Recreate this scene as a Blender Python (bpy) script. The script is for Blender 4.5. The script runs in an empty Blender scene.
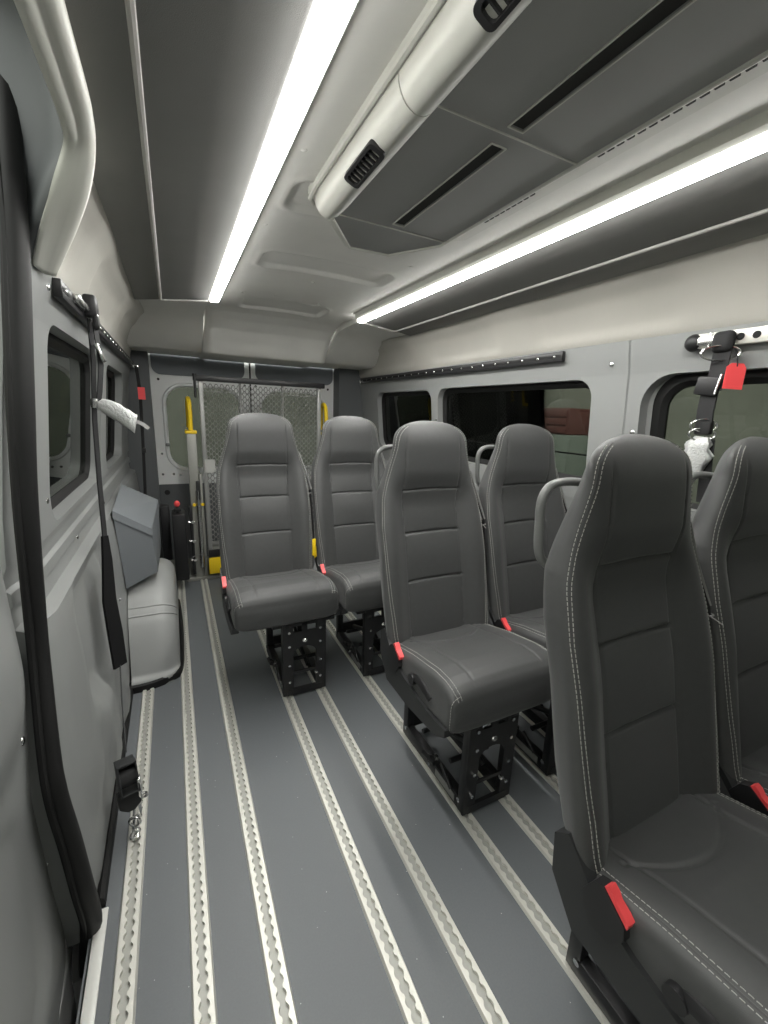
import bpy, bmesh, math, random
import numpy as np
from mathutils import Vector, Matrix
from math import sin, cos, pi, radians

random.seed(7)
scene = bpy.context.scene
COL = scene.collection

# ------------------------------------------------------------------ materials
def mat(name, color, rough=0.5, metal=0.0, bump=None, var=0.0, var_scale=6.0, emit=None, sheen=0.0, spec=None, coat=0.0):
    m = bpy.data.materials.new(name)
    m.use_nodes = True
    nt = m.node_tree
    b = nt.nodes['Principled BSDF']
    b.inputs['Base Color'].default_value = (*color, 1)
    b.inputs['Roughness'].default_value = rough
    b.inputs['Metallic'].default_value = metal
    if spec is not None:
        b.inputs['Specular IOR Level'].default_value = spec
    if sheen:
        b.inputs['Sheen Weight'].default_value = sheen
        b.inputs['Sheen Roughness'].default_value = 0.5
    if coat:
        b.inputs['Coat Weight'].default_value = coat
    if emit:
        b.inputs['Emission Color'].default_value = (*emit[0], 1)
        b.inputs['Emission Strength'].default_value = emit[1]
    if var or bump:
        tc = nt.nodes.new('ShaderNodeTexCoord')
    if var:
        n = nt.nodes.new('ShaderNodeTexNoise')
        n.inputs['Scale'].default_value = var_scale
        n.inputs['Detail'].default_value = 5
        nt.links.new(tc.outputs['Object'], n.inputs['Vector'])
        mp = nt.nodes.new('ShaderNodeMapRange')
        mp.inputs['To Min'].default_value = 1 - var
        mp.inputs['To Max'].default_value = 1 + var
        nt.links.new(n.outputs['Fac'], mp.inputs['Value'])
        mx = nt.nodes.new('ShaderNodeVectorMath')
        mx.operation = 'SCALE'
        mx.inputs[0].default_value = color
        nt.links.new(mp.outputs['Result'], mx.inputs['Scale'])
        nt.links.new(mx.outputs['Vector'], b.inputs['Base Color'])
    if bump:
        scale, strength, dist = bump
        n2 = nt.nodes.new('ShaderNodeTexNoise')
        n2.inputs['Scale'].default_value = scale
        n2.inputs['Detail'].default_value = 2
        nt.links.new(tc.outputs['Object'], n2.inputs['Vector'])
        bp = nt.nodes.new('ShaderNodeBump')
        bp.inputs['Strength'].default_value = strength
        bp.inputs['Distance'].default_value = dist
        nt.links.new(n2.outputs['Fac'], bp.inputs['Height'])
        nt.links.new(bp.outputs['Normal'], b.inputs['Normal'])
    return m

M = {}
M['seat'] = mat('seat fabric', (.049, .050, .050), .52, bump=(900, .25, .001), var=.12, var_scale=60, sheen=.12)
M['seat_dark'] = mat('seat fabric centre', (.044, .045, .046), .6, bump=(900, .3, .001), var=.12, var_scale=60, sheen=.1)
M['thread'] = mat('white thread', (.42, .42, .39), .7)
M['black_steel'] = mat('black powder coated steel', (.011, .011, .012), .42, bump=(500, .15, .0005))
M['black_plastic'] = mat('black plastic', (.013, .013, .014), .45)
M['valance'] = mat('charcoal plastic', (.022, .023, .024), .5, bump=(700, .2, .0005))
M['webbing'] = mat('black webbing', (.012, .012, .013), .75, bump=(600, .4, .001))
M['sleeve'] = mat('black fabric sleeve', (.004, .004, .0045), .85, spec=.25)
M['webbing_grey'] = mat('grey plastic sleeve', (.20, .20, .195), .45)
M['red'] = mat('red plastic', (.80, .075, .08), .4)
M['chrome'] = mat('bright metal', (.75, .75, .74), .22, 1.0)
M['handle'] = mat('grey handle plastic', (.14, .143, .14), .35)
M['floor'] = mat('vinyl', (.098, .108, .118), .48)
M['alu'] = mat('aluminium track', (.62, .612, .56), .42, .35, var=.06, var_scale=30)
M['alu_shade'] = mat('shaded track channel', (.36, .36, .33), .5, .3)  # aluminium darkened to put shade into the slot bottom
M['alu_edge'] = mat('aluminium edge', (.74, .74, .70), .45, .3, var=.1, var_scale=25)
M['wall'] = mat('grey moulded plastic', (.27, .277, .272), .45, bump=(450, .12, .0006), var=.04, var_scale=4)
M['wall_low'] = mat('grey lower panel', (.225, .232, .227), .42, bump=(450, .12, .0006), var=.04, var_scale=4)
M['liner'] = mat('beige upper liner', (.42, .408, .37), .85, bump=(300, .25, .001), var=.06, var_scale=5)
M['ceil'] = mat('grey headliner', (.72, .71, .675), .62, bump=(350, .15, .0008), var=.08, var_scale=7)
M['dark_fabric'] = mat('dark fabric panel', (.20, .198, .19), .9, bump=(700, .4, .001), var=.06, var_scale=8)
M['piping'] = mat('light piping', (.42, .41, .39), .6)
M['rubber'] = mat('black rubber', (.007, .007, .007), .6, spec=.35)
M['body_paint'] = mat('light grey body paint', (.80, .81, .80), .35)
M['door_dark'] = mat('dark door panel', (.17, .182, .198), .6, bump=(500, .2, .0006))
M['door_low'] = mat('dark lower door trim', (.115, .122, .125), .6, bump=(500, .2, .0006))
M['ac_white'] = mat('off white plastic', (.60, .60, .55), .4)
M['ac_dark'] = mat('charcoal air unit panel', (.32, .322, .312), .5, bump=(500, .15, .0005), var=.05, var_scale=9)
M['ac_slot'] = mat('filter slot mesh', (.028, .028, .026), .8)
M['yellow'] = mat('safety yellow', (.92, .64, .015), .4)
M['lift_grey'] = mat('grey lift steel', (.28, .28, .255), .42, .25, var=.06, var_scale=12)
M['lift_mesh'] = mat('expanded steel mesh', (.27, .27, .26), .42, .35)
M['box_grey'] = mat('blue grey plastic cover', (.165, .178, .19), .5, bump=(450, .12, .0006))
M['arch'] = mat('grey wheel arch', (.31, .317, .31), .42, bump=(400, .1, .0006), var=.03)
M['foil'] = mat('bubble wrap', (.55, .56, .55), .3, .2, bump=(160, .9, .004))
M['label'] = mat('white paper label', (.40, .40, .38), .6)
M['sticker'] = mat('grey sticker', (.22, .22, .21), .5, var=.3, var_scale=160)
M['gap'] = mat('dark gap', (.006, .006, .006), .8)
M['out_wall'] = mat('workshop wall', (.22, .22, .195), .8, var=.45, var_scale=1.5)
M['out_dark'] = mat('dark workshop wall', (.21, .21, .19), .8, var=.4, var_scale=1.5)
M['out_cab'] = mat('pale cabinet', (.22, .25, .225), .6)
M['out_red'] = mat('red cabinet', (.15, .05, .045), .6)
M['led'] = mat('led diffuser', (.9, .9, .9), .5, emit=((1.0, .99, .95), 18.0))

M['led_side'] = mat('led side lens', (.9, .9, .9), .5, emit=((1.0, .99, .95), 2.5))

def speckle_floor(m):
    nt = m.node_tree
    b = nt.nodes['Principled BSDF']
    tc = nt.nodes.new('ShaderNodeTexCoord')
    v = nt.nodes.new('ShaderNodeTexVoronoi')
    v.inputs['Scale'].default_value = 42
    v.inputs['Randomness'].default_value = 1
    nt.links.new(tc.outputs['Object'], v.inputs['Vector'])
    lt = nt.nodes.new('ShaderNodeMath'); lt.operation = 'LESS_THAN'; lt.inputs[1].default_value = .050
    nt.links.new(v.outputs['Distance'], lt.inputs[0])
    sep = nt.nodes.new('ShaderNodeSeparateColor')
    nt.links.new(v.outputs['Color'], sep.inputs[0])
    g = nt.nodes.new('ShaderNodeMath'); g.operation = 'GREATER_THAN'; g.inputs[1].default_value = .66
    nt.links.new(sep.outputs[0], g.inputs[0])
    mu = nt.nodes.new('ShaderNodeMath'); mu.operation = 'MULTIPLY'
    nt.links.new(lt.outputs[0], mu.inputs[0]); nt.links.new(g.outputs[0], mu.inputs[1])
    n = nt.nodes.new('ShaderNodeTexNoise'); n.inputs['Scale'].default_value = 240; n.inputs['Detail'].default_value = 3
    nt.links.new(tc.outputs['Object'], n.inputs['Vector'])
    r = nt.nodes.new('ShaderNodeValToRGB')
    r.color_ramp.elements[0].color = (.108, .117, .124, 1)
    r.color_ramp.elements[1].color = (.134, .144, .151, 1)
    nt.links.new(n.outputs['Fac'], r.inputs['Fac'])
    mx = nt.nodes.new('ShaderNodeMixRGB')
    mx.inputs['Color2'].default_value = (.50, .50, .49, 1)
    nt.links.new(mu.outputs[0], mx.inputs['Fac'])
    nt.links.new(r.outputs['Color'], mx.inputs['Color1'])
    nt.links.new(mx.outputs['Color'], b.inputs['Base Color'])
speckle_floor(M['floor'])

def glass(name, tint, gloss):
    m = bpy.data.materials.new(name); m.use_nodes = True
    nt = m.node_tree; nt.nodes.clear()
    out = nt.nodes.new('ShaderNodeOutputMaterial')
    tr = nt.nodes.new('ShaderNodeBsdfTransparent'); tr.inputs['Color'].default_value = (*tint, 1)
    gl = nt.nodes.new('ShaderNodeBsdfGlossy'); gl.inputs['Roughness'].default_value = .015
    gl.inputs['Color'].default_value = (.85, .88, .85, 1)
    fr = nt.nodes.new('ShaderNodeFresnel'); fr.inputs['IOR'].default_value = gloss
    mx = nt.nodes.new('ShaderNodeMixShader')
    nt.links.new(fr.outputs[0], mx.inputs[0]); nt.links.new(tr.outputs[0], mx.inputs[1]); nt.links.new(gl.outputs[0], mx.inputs[2])
    nt.links.new(mx.outputs[0], out.inputs['Surface'])
    return m
M['glass'] = glass('tinted glass', (.48, .50, .47), 1.45)

# ------------------------------------------------------------------ geometry helpers
class B:
    def __init__(s): s.bm = bmesh.new()
    def box(s, c, d, bev=0, rot=None, seg=2):
        r = bmesh.ops.create_cube(s.bm, size=1)
        vs = r['verts']
        for v in vs: v.co = Vector((v.co.x*d[0], v.co.y*d[1], v.co.z*d[2]))
        if bev:
            es = list({e for v in vs for e in v.link_edges})
            rr = bmesh.ops.bevel(s.bm, geom=es, offset=min(bev, min(d)*.45), segments=seg, profile=.5, affect='EDGES')
            vs = list({v for f in rr['faces'] for v in f.verts} | {v for v in vs if v.is_valid})
        for v in vs:
            if rot is not None: v.co = rot @ v.co
            v.co += Vector(c)
        return s
    def loft(s, rings, closed=True, cap=True, cyclic=False):
        rows = [[s.bm.verts.new(p) for p in r] for r in rings]
        n = len(rows[0]); R = len(rows)
        for i in range(R if cyclic else R-1):
            a, b = rows[i], rows[(i+1) % R]
            for j in range(n if closed else n-1):
                k = (j+1) % n
                try: s.bm.faces.new((a[j], a[k], b[k], b[j]))
                except ValueError: pass
        if cap and closed and not cyclic:
            s.bm.faces.new(rows[0][::-1]); s.bm.faces.new(rows[-1])
        return s
    def tube(s, pts, r, n=10, cyclic=False, ell=None, up=None):
        pts = [Vector(p) for p in pts]
        N = len(pts); rings = []
        prev = None
        for i, p in enumerate(pts):
            if cyclic: t = pts[(i+1) % N] - pts[i-1]
            else: t = pts[min(i+1, N-1)] - pts[max(i-1, 0)]
            t.normalize()
            if up is not None:
                u = Vector(up) - t*Vector(up).dot(t); u.normalize()
            elif prev is None:
                a = Vector((0, 0, 1)) if abs(t.z) < .9 else Vector((1, 0, 0))
                u = a - t*a.dot(t); u.normalize()
            else:
                u = prev - t*prev.dot(t); u.normalize()
            prev = u
            w = t.cross(u)
            rr = r[i] if isinstance(r, (list, tuple)) else r
            ea, eb = (ell if ell else (1, 1))
            rings.append([p + u*(cos(2*pi*k/n)*rr*ea) + w*(sin(2*pi*k/n)*rr*eb) for k in range(n)])
        return s.loft(rings, cap=not cyclic, cyclic=cyclic)
    def ribbon(s, pts, width, thick, side):
        """flat strap: width along SIDE (Vector or list), thickness normal"""
        pts = [Vector(p) for p in pts]; N = len(pts); rings = []
        for i, p in enumerate(pts):
            t = (pts[min(i+1, N-1)] - pts[max(i-1, 0)]).normalized()
            sd = Vector(side[i] if isinstance(side, list) else side)
            sd = (sd - t*sd.dot(t)).normalized()
            nn = t.cross(sd)
            w = width[i] if isinstance(width, list) else width
            rings.append([p+sd*w/2+nn*thick/2, p-sd*w/2+nn*thick/2, p-sd*w/2-nn*thick/2, p+sd*w/2-nn*thick/2])
        return s.loft(rings)
    def prism(s, poly, axis, a, b):
        """polygon (2d) extruded along axis 'x','y','z' from a to b. poly coords are the other two axes in order"""
        def P(u, v, w):
            return {'x': (w, u, v), 'y': (u, w, v), 'z': (u, v, w)}[axis]
        lo = [s.bm.verts.new(P(u, v, a)) for u, v in poly]
        hi = [s.bm.verts.new(P(u, v, b)) for u, v in poly]
        n = len(poly)
        for i in range(n):
            k = (i+1) % n
            s.bm.faces.new((lo[i], lo[k], hi[k], hi[i]))
        s.bm.faces.new(lo[::-1]); s.bm.faces.new(hi)
        return s
    def cyl(s, p0, p1, r, n=16):
        return s.tube([p0, p1], r, n)
    def sphere(s, c, r, u=12, v=8):
        m = Matrix.Translation(Vector(c)) @ Matrix.Diagonal((*((r, r, r) if not isinstance(r, (tuple, list)) else r), 1))
        bmesh.ops.create_uvsphere(s.bm, u_segments=u, v_segments=v, radius=1, matrix=m)
        return s
    def torus(s, c, R, r, nrm=(0, 0, 1), n=24, m=8, sx=1.0):
        q = Vector((0, 0, 1)).rotation_difference(Vector(nrm))
        pts = [Vector(c) + q @ Vector((R*sx*cos(2*pi*k/n), R*sin(2*pi*k/n), 0)) for k in range(n)]
        return s.tube(pts, r, m, cyclic=True)
    def bevel_all(s, w, seg=2, ang=30):
        es = [e for e in s.bm.edges if len(e.link_faces) == 2 and e.calc_face_angle(0) > radians(ang)]
        bmesh.ops.bevel(s.bm, geom=es, offset=w, segments=seg, profile=.5, affect='EDGES')
        return s

def obj(name, b, m, parent=None, smooth=True, angle=35, recalc=True):
    bm = b.bm if isinstance(b, B) else b
    if recalc: bmesh.ops.recalc_face_normals(bm, faces=bm.faces[:])
    me = bpy.data.meshes.new(name)
    if smooth:
        for f in bm.faces: f.smooth = True
        for e in bm.edges:
            if len(e.link_faces) == 2 and e.calc_face_angle(0) > radians(angle): e.smooth = False
    bm.to_mesh(me); bm.free()
    o = bpy.data.objects.new(name, me); COL.objects.link(o)
    me.materials.append(m)
    if parent is not None: o.parent = parent
    return o

def tag(o, label=None, cat=None, group=None, kind=None):
    if label: o['label'] = label
    if cat: o['category'] = cat
    if group: o['group'] = group
    if kind: o['kind'] = kind
    return o
def struct(o, label=None, cat=None):
    return tag(o, label, cat, kind='structure')
def empty(name, loc=(0, 0, 0)):
    o = bpy.data.objects.new(name, None); COL.objects.link(o); o.location = loc
    o.empty_display_size = .05
    return o
def kids(o): return list(o.children)
def copy_tree(o, parent=None, skip=()):
    c = o.copy(); COL.objects.link(c); c.parent = parent
    for ch in kids(o):
        if ch.name.split('.')[0] in skip: continue
        copy_tree(ch, c, skip)
    return c

def smooth_path(pts, n=6, cyclic=False):
    P = [Vector(p) for p in pts]; out = []
    N = len(P)
    rng = range(N if cyclic else N-1)
    for i in rng:
        if cyclic: a, b, c, d = P[i-1], P[i], P[(i+1) % N], P[(i+2) % N]
        else: a, b, c, d = P[max(i-1, 0)], P[i], P[i+1], P[min(i+2, N-1)]
        for k in range(n):
            t = k/n
            out.append(.5*((2*b) + (c-a)*t + (2*a-5*b+4*c-d)*t*t + (3*b-a-3*c+d)*t**3))
    if not cyclic: out.append(P[-1])
    return out
def interp(tab, x):
    return float(np.interp(x, [t[0] for t in tab], [t[1] for t in tab]))
def rrect(x0, x1, y0, y1, r, n=6):
    out = []
    for cx, cy, a in ((x1-r, y1-r, 0), (x0+r, y1-r, 90), (x0+r, y0+r, 180), (x1-r, y0+r, 270)):
        for k in range(n+1):
            t = radians(a+90*k/n); out.append((cx+r*cos(t), cy+r*sin(t)))
    return out
def sm(x):
    x = min(1, max(0, x)); return x*x*(3-2*x)
def box_mask(u, v, u0, u1, v0, v1, r, e):
    """1 inside a rounded rectangle, fading over e"""
    cx, cy = (u0+u1)/2, (v0+v1)/2; hx, hy = (u1-u0)/2-r, (v1-v0)/2-r
    dx, dy = abs(u-cx)-hx, abs(v-cy)-hy
    d = math.hypot(max(dx, 0), max(dy, 0)) + min(max(dx, dy), 0) - r
    return sm(.5-d/e)
def grid_solid(fn, us, vs, off):
    """front sheet fn(u,v), a back sheet offset by the vector off, edges closed"""
    b = B(); off = Vector(off)
    F = [[b.bm.verts.new(fn(u, v)) for v in vs] for u in us]
    K = [[b.bm.verts.new(Vector(fn(u, v))+off) for v in vs] for u in us]
    nu, nv = len(us), len(vs)
    for i in range(nu-1):
        for j in range(nv-1):
            b.bm.faces.new((F[i][j], F[i+1][j], F[i+1][j+1], F[i][j+1]))
            b.bm.faces.new((K[i][j], K[i][j+1], K[i+1][j+1], K[i+1][j]))
    for i in range(nu-1):
        b.bm.faces.new((F[i][0], K[i][0], K[i+1][0], F[i+1][0]))
        b.bm.faces.new((F[i][-1], F[i+1][-1], K[i+1][-1], K[i][-1]))
    for j in range(nv-1):
        b.bm.faces.new((F[0][j], F[0][j+1], K[0][j+1], K[0][j]))
        b.bm.faces.new((F[-1][j], K[-1][j], K[-1][j+1], F[-1][j+1]))
    return b
def frange(a, b, step):
    n = max(1, int(round((b-a)/step))); return [a+(b-a)*i/n for i in range(n+1)]
def cut(o, cutters, angle=35):
    """subtract cutter meshes from o for good; nothing of the cutters stays in the scene"""
    tmp = []
    for b in cutters:
        c = obj('cut', b, M['gap'], smooth=False); tmp.append(c)
        md = o.modifiers.new('b', 'BOOLEAN'); md.operation = 'DIFFERENCE'; md.solver = 'EXACT'; md.object = c
    dg = bpy.context.evaluated_depsgraph_get(); dg.update()
    me = bpy.data.meshes.new_from_object(o.evaluated_get(dg))
    o.modifiers.clear(); o.data = me
    for c in tmp:
        d = c.data; bpy.data.objects.remove(c); bpy.data.meshes.remove(d)
    bm = bmesh.new(); bm.from_mesh(me)
    for f in bm.faces: f.smooth = True
    for e in bm.edges:
        e.smooth = not (len(e.link_faces) == 2 and e.calc_face_angle(0) > radians(angle))
    bm.to_mesh(me); bm.free()
    return o

XC = .625                 # middle of the van
def mir(x): return 2*XC - x
Y0, Y1 = -1.0, 3.66

# ------------------------------------------------------------------ camera
cam_d = bpy.data.cameras.new('camera'); cam = bpy.data.objects.new('camera', cam_d); COL.objects.link(cam)
rr = Vector((.89663852, -.44110657, .03826692)); uu = Vector((.06817187, .22293493, .97244671)); ww = Vector((.43748367, .86932446, -.22996311))
mw = Matrix.Identity(4)
for i in range(3):
    mw[i][0] = rr[i]; mw[i][1] = uu[i]; mw[i][2] = -ww[i]
mw[0][3], mw[1][3], mw[2][3] = 0, 0, 1.23
cam.matrix_world = mw
cam_d.sensor_fit = 'VERTICAL'; cam_d.sensor_height = 36; cam_d.lens = 419.04/1024*36
cam_d.clip_start = .02; cam_d.clip_end = 60
scene.camera = cam

# ------------------------------------------------------------------ floor
b = B(); b.box((.62, 1.08, -.02), (1.76, 4.16, .04))
fl = obj('floor', b, M['floor'], smooth=False)
struct(fl, 'blue grey speckled vinyl floor of the van', 'floor')
b = B(); b.box((.62, 3.41, -.03), (1.76, .52, .06))
struct(obj('trim_1', b, M['lift_grey'], smooth=False), 'bare metal rear threshold under the folded lift', 'threshold')
b = B(); b.box((-.239, .0, .001), (.026, 1.99, .008), .002); b.box((-.2535, .0, -.05), (.004, 1.99, .10))
struct(obj('trim_2', b, M['alu_edge']), 'bright aluminium edge strip along the sliding door step', 'edge strip')
b = B(); b.box((-.40, 0, -.24), (.30, 2.05, .02)); b.box((-.262, 0, -.14), (.012, 2.05, .20))
b.box((-.40, 1.03, -.12), (.30, .02, .26))
struct(obj('trim_3', b, M['rubber'], smooth=False), 'black step well below the sliding door', 'step')

def track_channel(y0, y1, parent):
    b = B(); b.loft([[Vector((-.0125, y, .0008)), Vector((.0125, y, .0008))] for y in (y0, y1)], closed=False)
    o = obj('channel', b, M['alu_shade'], parent, smooth=False)
def track_mesh(y0, y1):
    b = B(); p = .0254; n = int((y1-y0)/p*12)
    L, Rr, base = [], [], []
    def gap(y):
        t = ((y/p) % 1.0 - .5)*p
        c = .0112
        g = math.sqrt(max(0, c*c-t*t)) if abs(t) < c else 0
        return max(.0062, g)
    ys = [y0+(y1-y0)*i/n for i in range(n+1)]
    for sgn in (-1, 1):
        rings = []
        for y in ys:
            g = gap(y)
            rings.append([Vector((sgn*.0235, y, .0004)), Vector((sgn*.0195, y, .0085)), Vector((sgn*g, y, .0085)), Vector((sgn*g, y, .0008))])
        b.loft(rings, closed=False)
    # end caps
    for y in (y0, y1):
        for sgn in (-1, 1):
            f = [b.bm.verts.new(q) for q in ((sgn*.0235, y, .0004), (sgn*.0195, y, .0085), (sgn*.0062, y, .0085), (sgn*.0062, y, .0004))]
            b.bm.faces.new(f)
    return b
TX = [-.176, -.024, .125, .371, .521, .744, .902, 1.108, 1.266]
tlabels = ['aluminium floor track hard against the left wall, stopping at the wheel arch',
           'aluminium floor track running just past the right foot of the wheel arch',
           'aluminium floor track in the open aisle, left of the rearmost aisle seat',
           'aluminium floor track under the left leg of the rearmost aisle seat',
           'aluminium floor track under the right leg of the rearmost aisle seat',
           'aluminium floor track under the left legs of the middle and front aisle seats',
           'aluminium floor track under the right legs of the middle and front aisle seats',
           'aluminium floor track under the left legs of the window seats',
           'aluminium floor track closest to the windowed right wall']
t1 = obj('floor_track', track_mesh(Y0, 1.93), M['alu'], smooth=False, recalc=False); t1.location = (TX[0], 0, 0); track_channel(Y0, 1.93, t1)
tag(t1, tlabels[0], 'floor track', 'aluminium floor tracks')
t2 = obj('floor_track', track_mesh(Y0, 3.14), M['alu'], smooth=False, recalc=False); t2.location = (TX[1], 0, 0); track_channel(Y0, 3.14, t2)
tag(t2, tlabels[1], 'floor track', 'aluminium floor tracks')
for i in range(2, 9):
    o = copy_tree(t2); o.location = (TX[i], 0, 0); o['label'] = tlabels[i]

# ------------------------------------------------------------------ ceiling
ceil = empty('ceiling', (XC, 1, 1.8)); struct(ceil, 'grey moulded van ceiling', 'ceiling')
def under(o, parent):
    o.parent = parent; o.matrix_parent_inverse = Matrix.Translation(-Vector(parent.location)); return o
def crown(x): return .018*(1-((x-XC)/.37)**2)
path = [(Y0, 1.783), (2.72, 1.783), (2.82, 1.772), (2.90, 1.745), (2.97, 1.70), (3.03, 1.64), (3.075, 1.59), (3.10, 1.567), (3.13, 1.560), (3.64, 1.575)]
def pathpt(s):
    d = 0
    for (a, za), (c, zc) in zip(path, path[1:]):
        L = math.hypot(c-a, zc-za)
        if s <= d+L+1e-9:
            t = (s-d)/L; return a+(c-a)*t, za+(zc-za)*t
        d += L
    return path[-1]
tot = sum(math.hypot(c-a, zc-za) for (a, za), (c, zc) in zip(path, path[1:]))
def ceil_fn(x, s):
    y, z = pathpt(s)
    fade = 1-sm((y-2.6)/.5)
    z += max(0, crown(x))*fade
    # pressed recesses with raised rims
    for (x0, x1, y0, y1) in ((.35, .885, 1.735, 1.92), (.385, .85, 2.48, 2.72), (.325, .62, 1.19, 1.36)):
        z += .011*box_mask(x, y, x0, x1, y0, y1, .045, .016)
        z -= .0035*(box_mask(x, y, x0-.02, x1+.02, y0-.02, y1+.02, .055, .02)-box_mask(x, y, x0, x1, y0, y1, .045, .016))
    edge = 0
    if x < .2551 or x > .9949: edge = 1
    return Vector((x, y, z))
xs = frange(.255, .995, .0095)
ss = frange(0, 2.1, .06)[:-1] + frange(2.1, tot, .0095)
b = B()
rows = []
for s in ss:
    ring = []
    y, z = pathpt(s)
    # side returns of the rear bulkhead bulge: set back from the middle
    k = sm((y-2.55)/.3)
    ring.append(Vector((.205, y+.09*k, z+.02*k)))
    ring.append(Vector((.228-.01*k, y+.02*k, z+.004)))
    ring += [ceil_fn(x, s) for x in xs]
    ring.append(Vector((mir(.228-.01*k), y+.02*k, z+.004)))
    ring.append(Vector((mir(.205), y+.09*k, z+.02*k)))
    rows.append(ring)
b.loft(rows, closed=False)
under(obj('center_liner', b, M['ceil'], angle=60), ceil)

def side_panel(sx):
    f = (lambda x: x) if sx < 0 else mir
    # fabric panel, border, drop to the wall liner
    prof = [(.205, 1.752), (.200, 1.745), (.10, 1.7345), (.0, 1.7205), (-.012, 1.720), (-.03, 1.7175), (-.118, 1.704), (-.128, 1.712)]
    b = B()
    ys = [Y0, 2.452]
    b.loft([[Vector((f(x), y, z)) for x, z in prof] + [Vector((f(-.128), y, z+.03)) for z in (1.74,)] + [Vector((f(.205), y, 1.79))] for y in ys])
    o = under(obj('side_panel', b, M['dark_fabric'], angle=50), ceil)
    # lower border strip behind the fabric panel and the rear bulkhead face
    b = B()
    lower = [(2.452, .006), (2.60, .012), (2.80, .010), (2.88, -.004), (2.99, -.055), (3.11, -.115), (3.19, -.150), (3.22, -.160), (3.64, -.15)]
    rings = []
    for y, dz in lower:
        rings.append([Vector((f(x), y, (z if dz > -.02 else (1.735 if z < 1.78 else 1.775))+dz)) for x, z in ((.2065, 1.790), (.2065, 1.7445), (.10, 1.7345), (-.0, 1.722), (-.118, 1.706), (-.30, 1.70))])
    b.loft(rings, closed=False)
    under(obj('rear_bulkhead', b, M['ceil'], angle=50), ceil)
    # piping around the fabric
    b = B()
    pts = [Vector((f(-.012), y, 1.7185)) for y in frange(Y0, 2.43, .2)]
    pts += [Vector((f(-.006), 2.444, 1.7195)), Vector((f(.02), 2.451, 1.7225)), Vector((f(.12), 2.452, 1.735)), Vector((f(.20), 2.452, 1.744))]
    b.tube(pts, .0062, 8)
    under(obj('piping', b, M['piping']), ceil)
side_panel(-1); side_panel(1)
for n, (x, y, z) in enumerate([(.36, 2.38, 1.789), (.62, 2.05, 1.80), (.76, 2.40, 1.793), (.52, 2.38, 1.80), (.30, 1.50, 1.789), (.30, 1.06, 1.789), (.88, 1.60, 1.79)]):
    b = B(); b.sphere((x, y, z), (.009, .009, .004), 10, 6)
    under(obj('push_pin', b, M['ceil']), ceil)

b = B(); b.box((XC, Y0-.03, .75), (2.1, .05, 2.3)); struct(obj('front_light_blocker', b, M['wall'], smooth=False), 'added plain grey panel behind the viewer, shutting out outside light', 'wall')  # added out of view to keep outside light off the front seats
# led strips
def led(sx, label):
    f = (lambda x: x) if sx < 0 else mir
    t = empty('led_light_strip', (f(.23), .7, 1.76))
    tag(t, label, 'ceiling light', 'lit ceiling light strips')
    prof = [Vector((x, 0, z)) for x, z in ((.2085, 1.7390), (.213, 1.7375), (.227, 1.7370), (.241, 1.7375), (.2460, 1.7390), (.2460, 1.7560), (.2085, 1.7560))]
    b = B(); b.loft([[Vector((f(p.x), y, p.z)) for p in prof] for y in (.36, 2.432)])
    under(obj('diffuser', b, M['led'], angle=60), t)
    for xa, xb in ((.2462, .2485), (.2083, .2060)):
        b = B(); b.loft([[Vector((f(x), y, z)) for x, z in ((xa, 1.7390), (xb, 1.7402), (xb, 1.7520), (xa, 1.7520))] for y in (.36, 2.432)])
        under(obj('side_lens', b, M['led_side'], angle=60), t)
    b = B()
    hp = [Vector((x, 0, z)) for x, z in ((.2040, 1.7522), (.2505, 1.7522), (.2600, 1.7600), (.2600, 1.786), (.2040, 1.786))]
    b.loft([[Vector((f(p.x), y, p.z)) for p in hp] for y in (.355, 2.437)])
    under(obj('channel', b, M['ac_white'], smooth=False), t)
led(-1, 'bright led light strip left of the roof air unit, over the aisle')
led(1, 'bright led light strip right of the roof air unit, over the window seats')

# ------------------------------------------------------------------ roof air unit
ac = empty('roof_air_unit', (.63, .5, 1.78))
tag(ac, 'roof air conditioning unit with off white duct and charcoal panels hanging under the ceiling', 'air conditioner')
ZB = 1.768
def slab(poly, z0, z1, bev=.002):
    b = B(); b.prism(poly, 'z', z0, z1)
    return b
under(obj('end_panel', slab([(.452, 1.2665), (.8205, 1.2735), (.815, 1.30), (.713, 1.462), (.574, 1.468), (.456, 1.30)], ZB, ZB+.03), M['ac_dark'], smooth=False), ac)
def panel_with_slot(name, x0, x1, y0, y1, s):
    b = B(); b.prism([(x0, y0), (x1, y0), (x1, y1), (x0, y1)], 'z', ZB, ZB+.03)
    p = under(obj(name, b, M['ac_dark'], smooth=False), ac)
    c = B(); c.prism([(s[0], s[2]), (s[1], s[2]), (s[1], s[3]), (s[0], s[3])], 'z', ZB-.02, ZB+.006)
    p2 = p.matrix_parent_inverse.copy(); p.parent = None
    cut(p, [c]); p.parent = ac; p.matrix_parent_inverse = p2
    b = B(); b.box(((s[0]+s[1])/2, (s[2]+s[3])/2, ZB+.0045), (s[1]-s[0], s[3]-s[2], .002))
    g = under(obj('grille', b, M['ac_slot'], smooth=False), p); g.matrix_parent_inverse = Matrix.Identity(4)
    b = B(); w = .0028
    for (xa, xb, ya, yb) in ((s[0]-w, s[0], s[2]-w, s[3]+w), (s[1], s[1]+w, s[2]-w, s[3]+w), (s[0], s[1], s[2]-w, s[2]), (s[0], s[1], s[3], s[3]+w)):
        b.box(((xa+xb)/2, (ya+yb)/2, ZB-.0008), (xb-xa, yb-ya, .003))
    g = under(obj('slot_trim', b, M['ac_white'], smooth=False), p); g.matrix_parent_inverse = Matrix.Identity(4)
panel_with_slot('filter_panel', .452, .8205, .772, 1.263, (.617, .651, .806, 1.238))
panel_with_slot('filter_panel', .452, .8205, .20, .768, (.610, .644, .36, .748))
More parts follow.
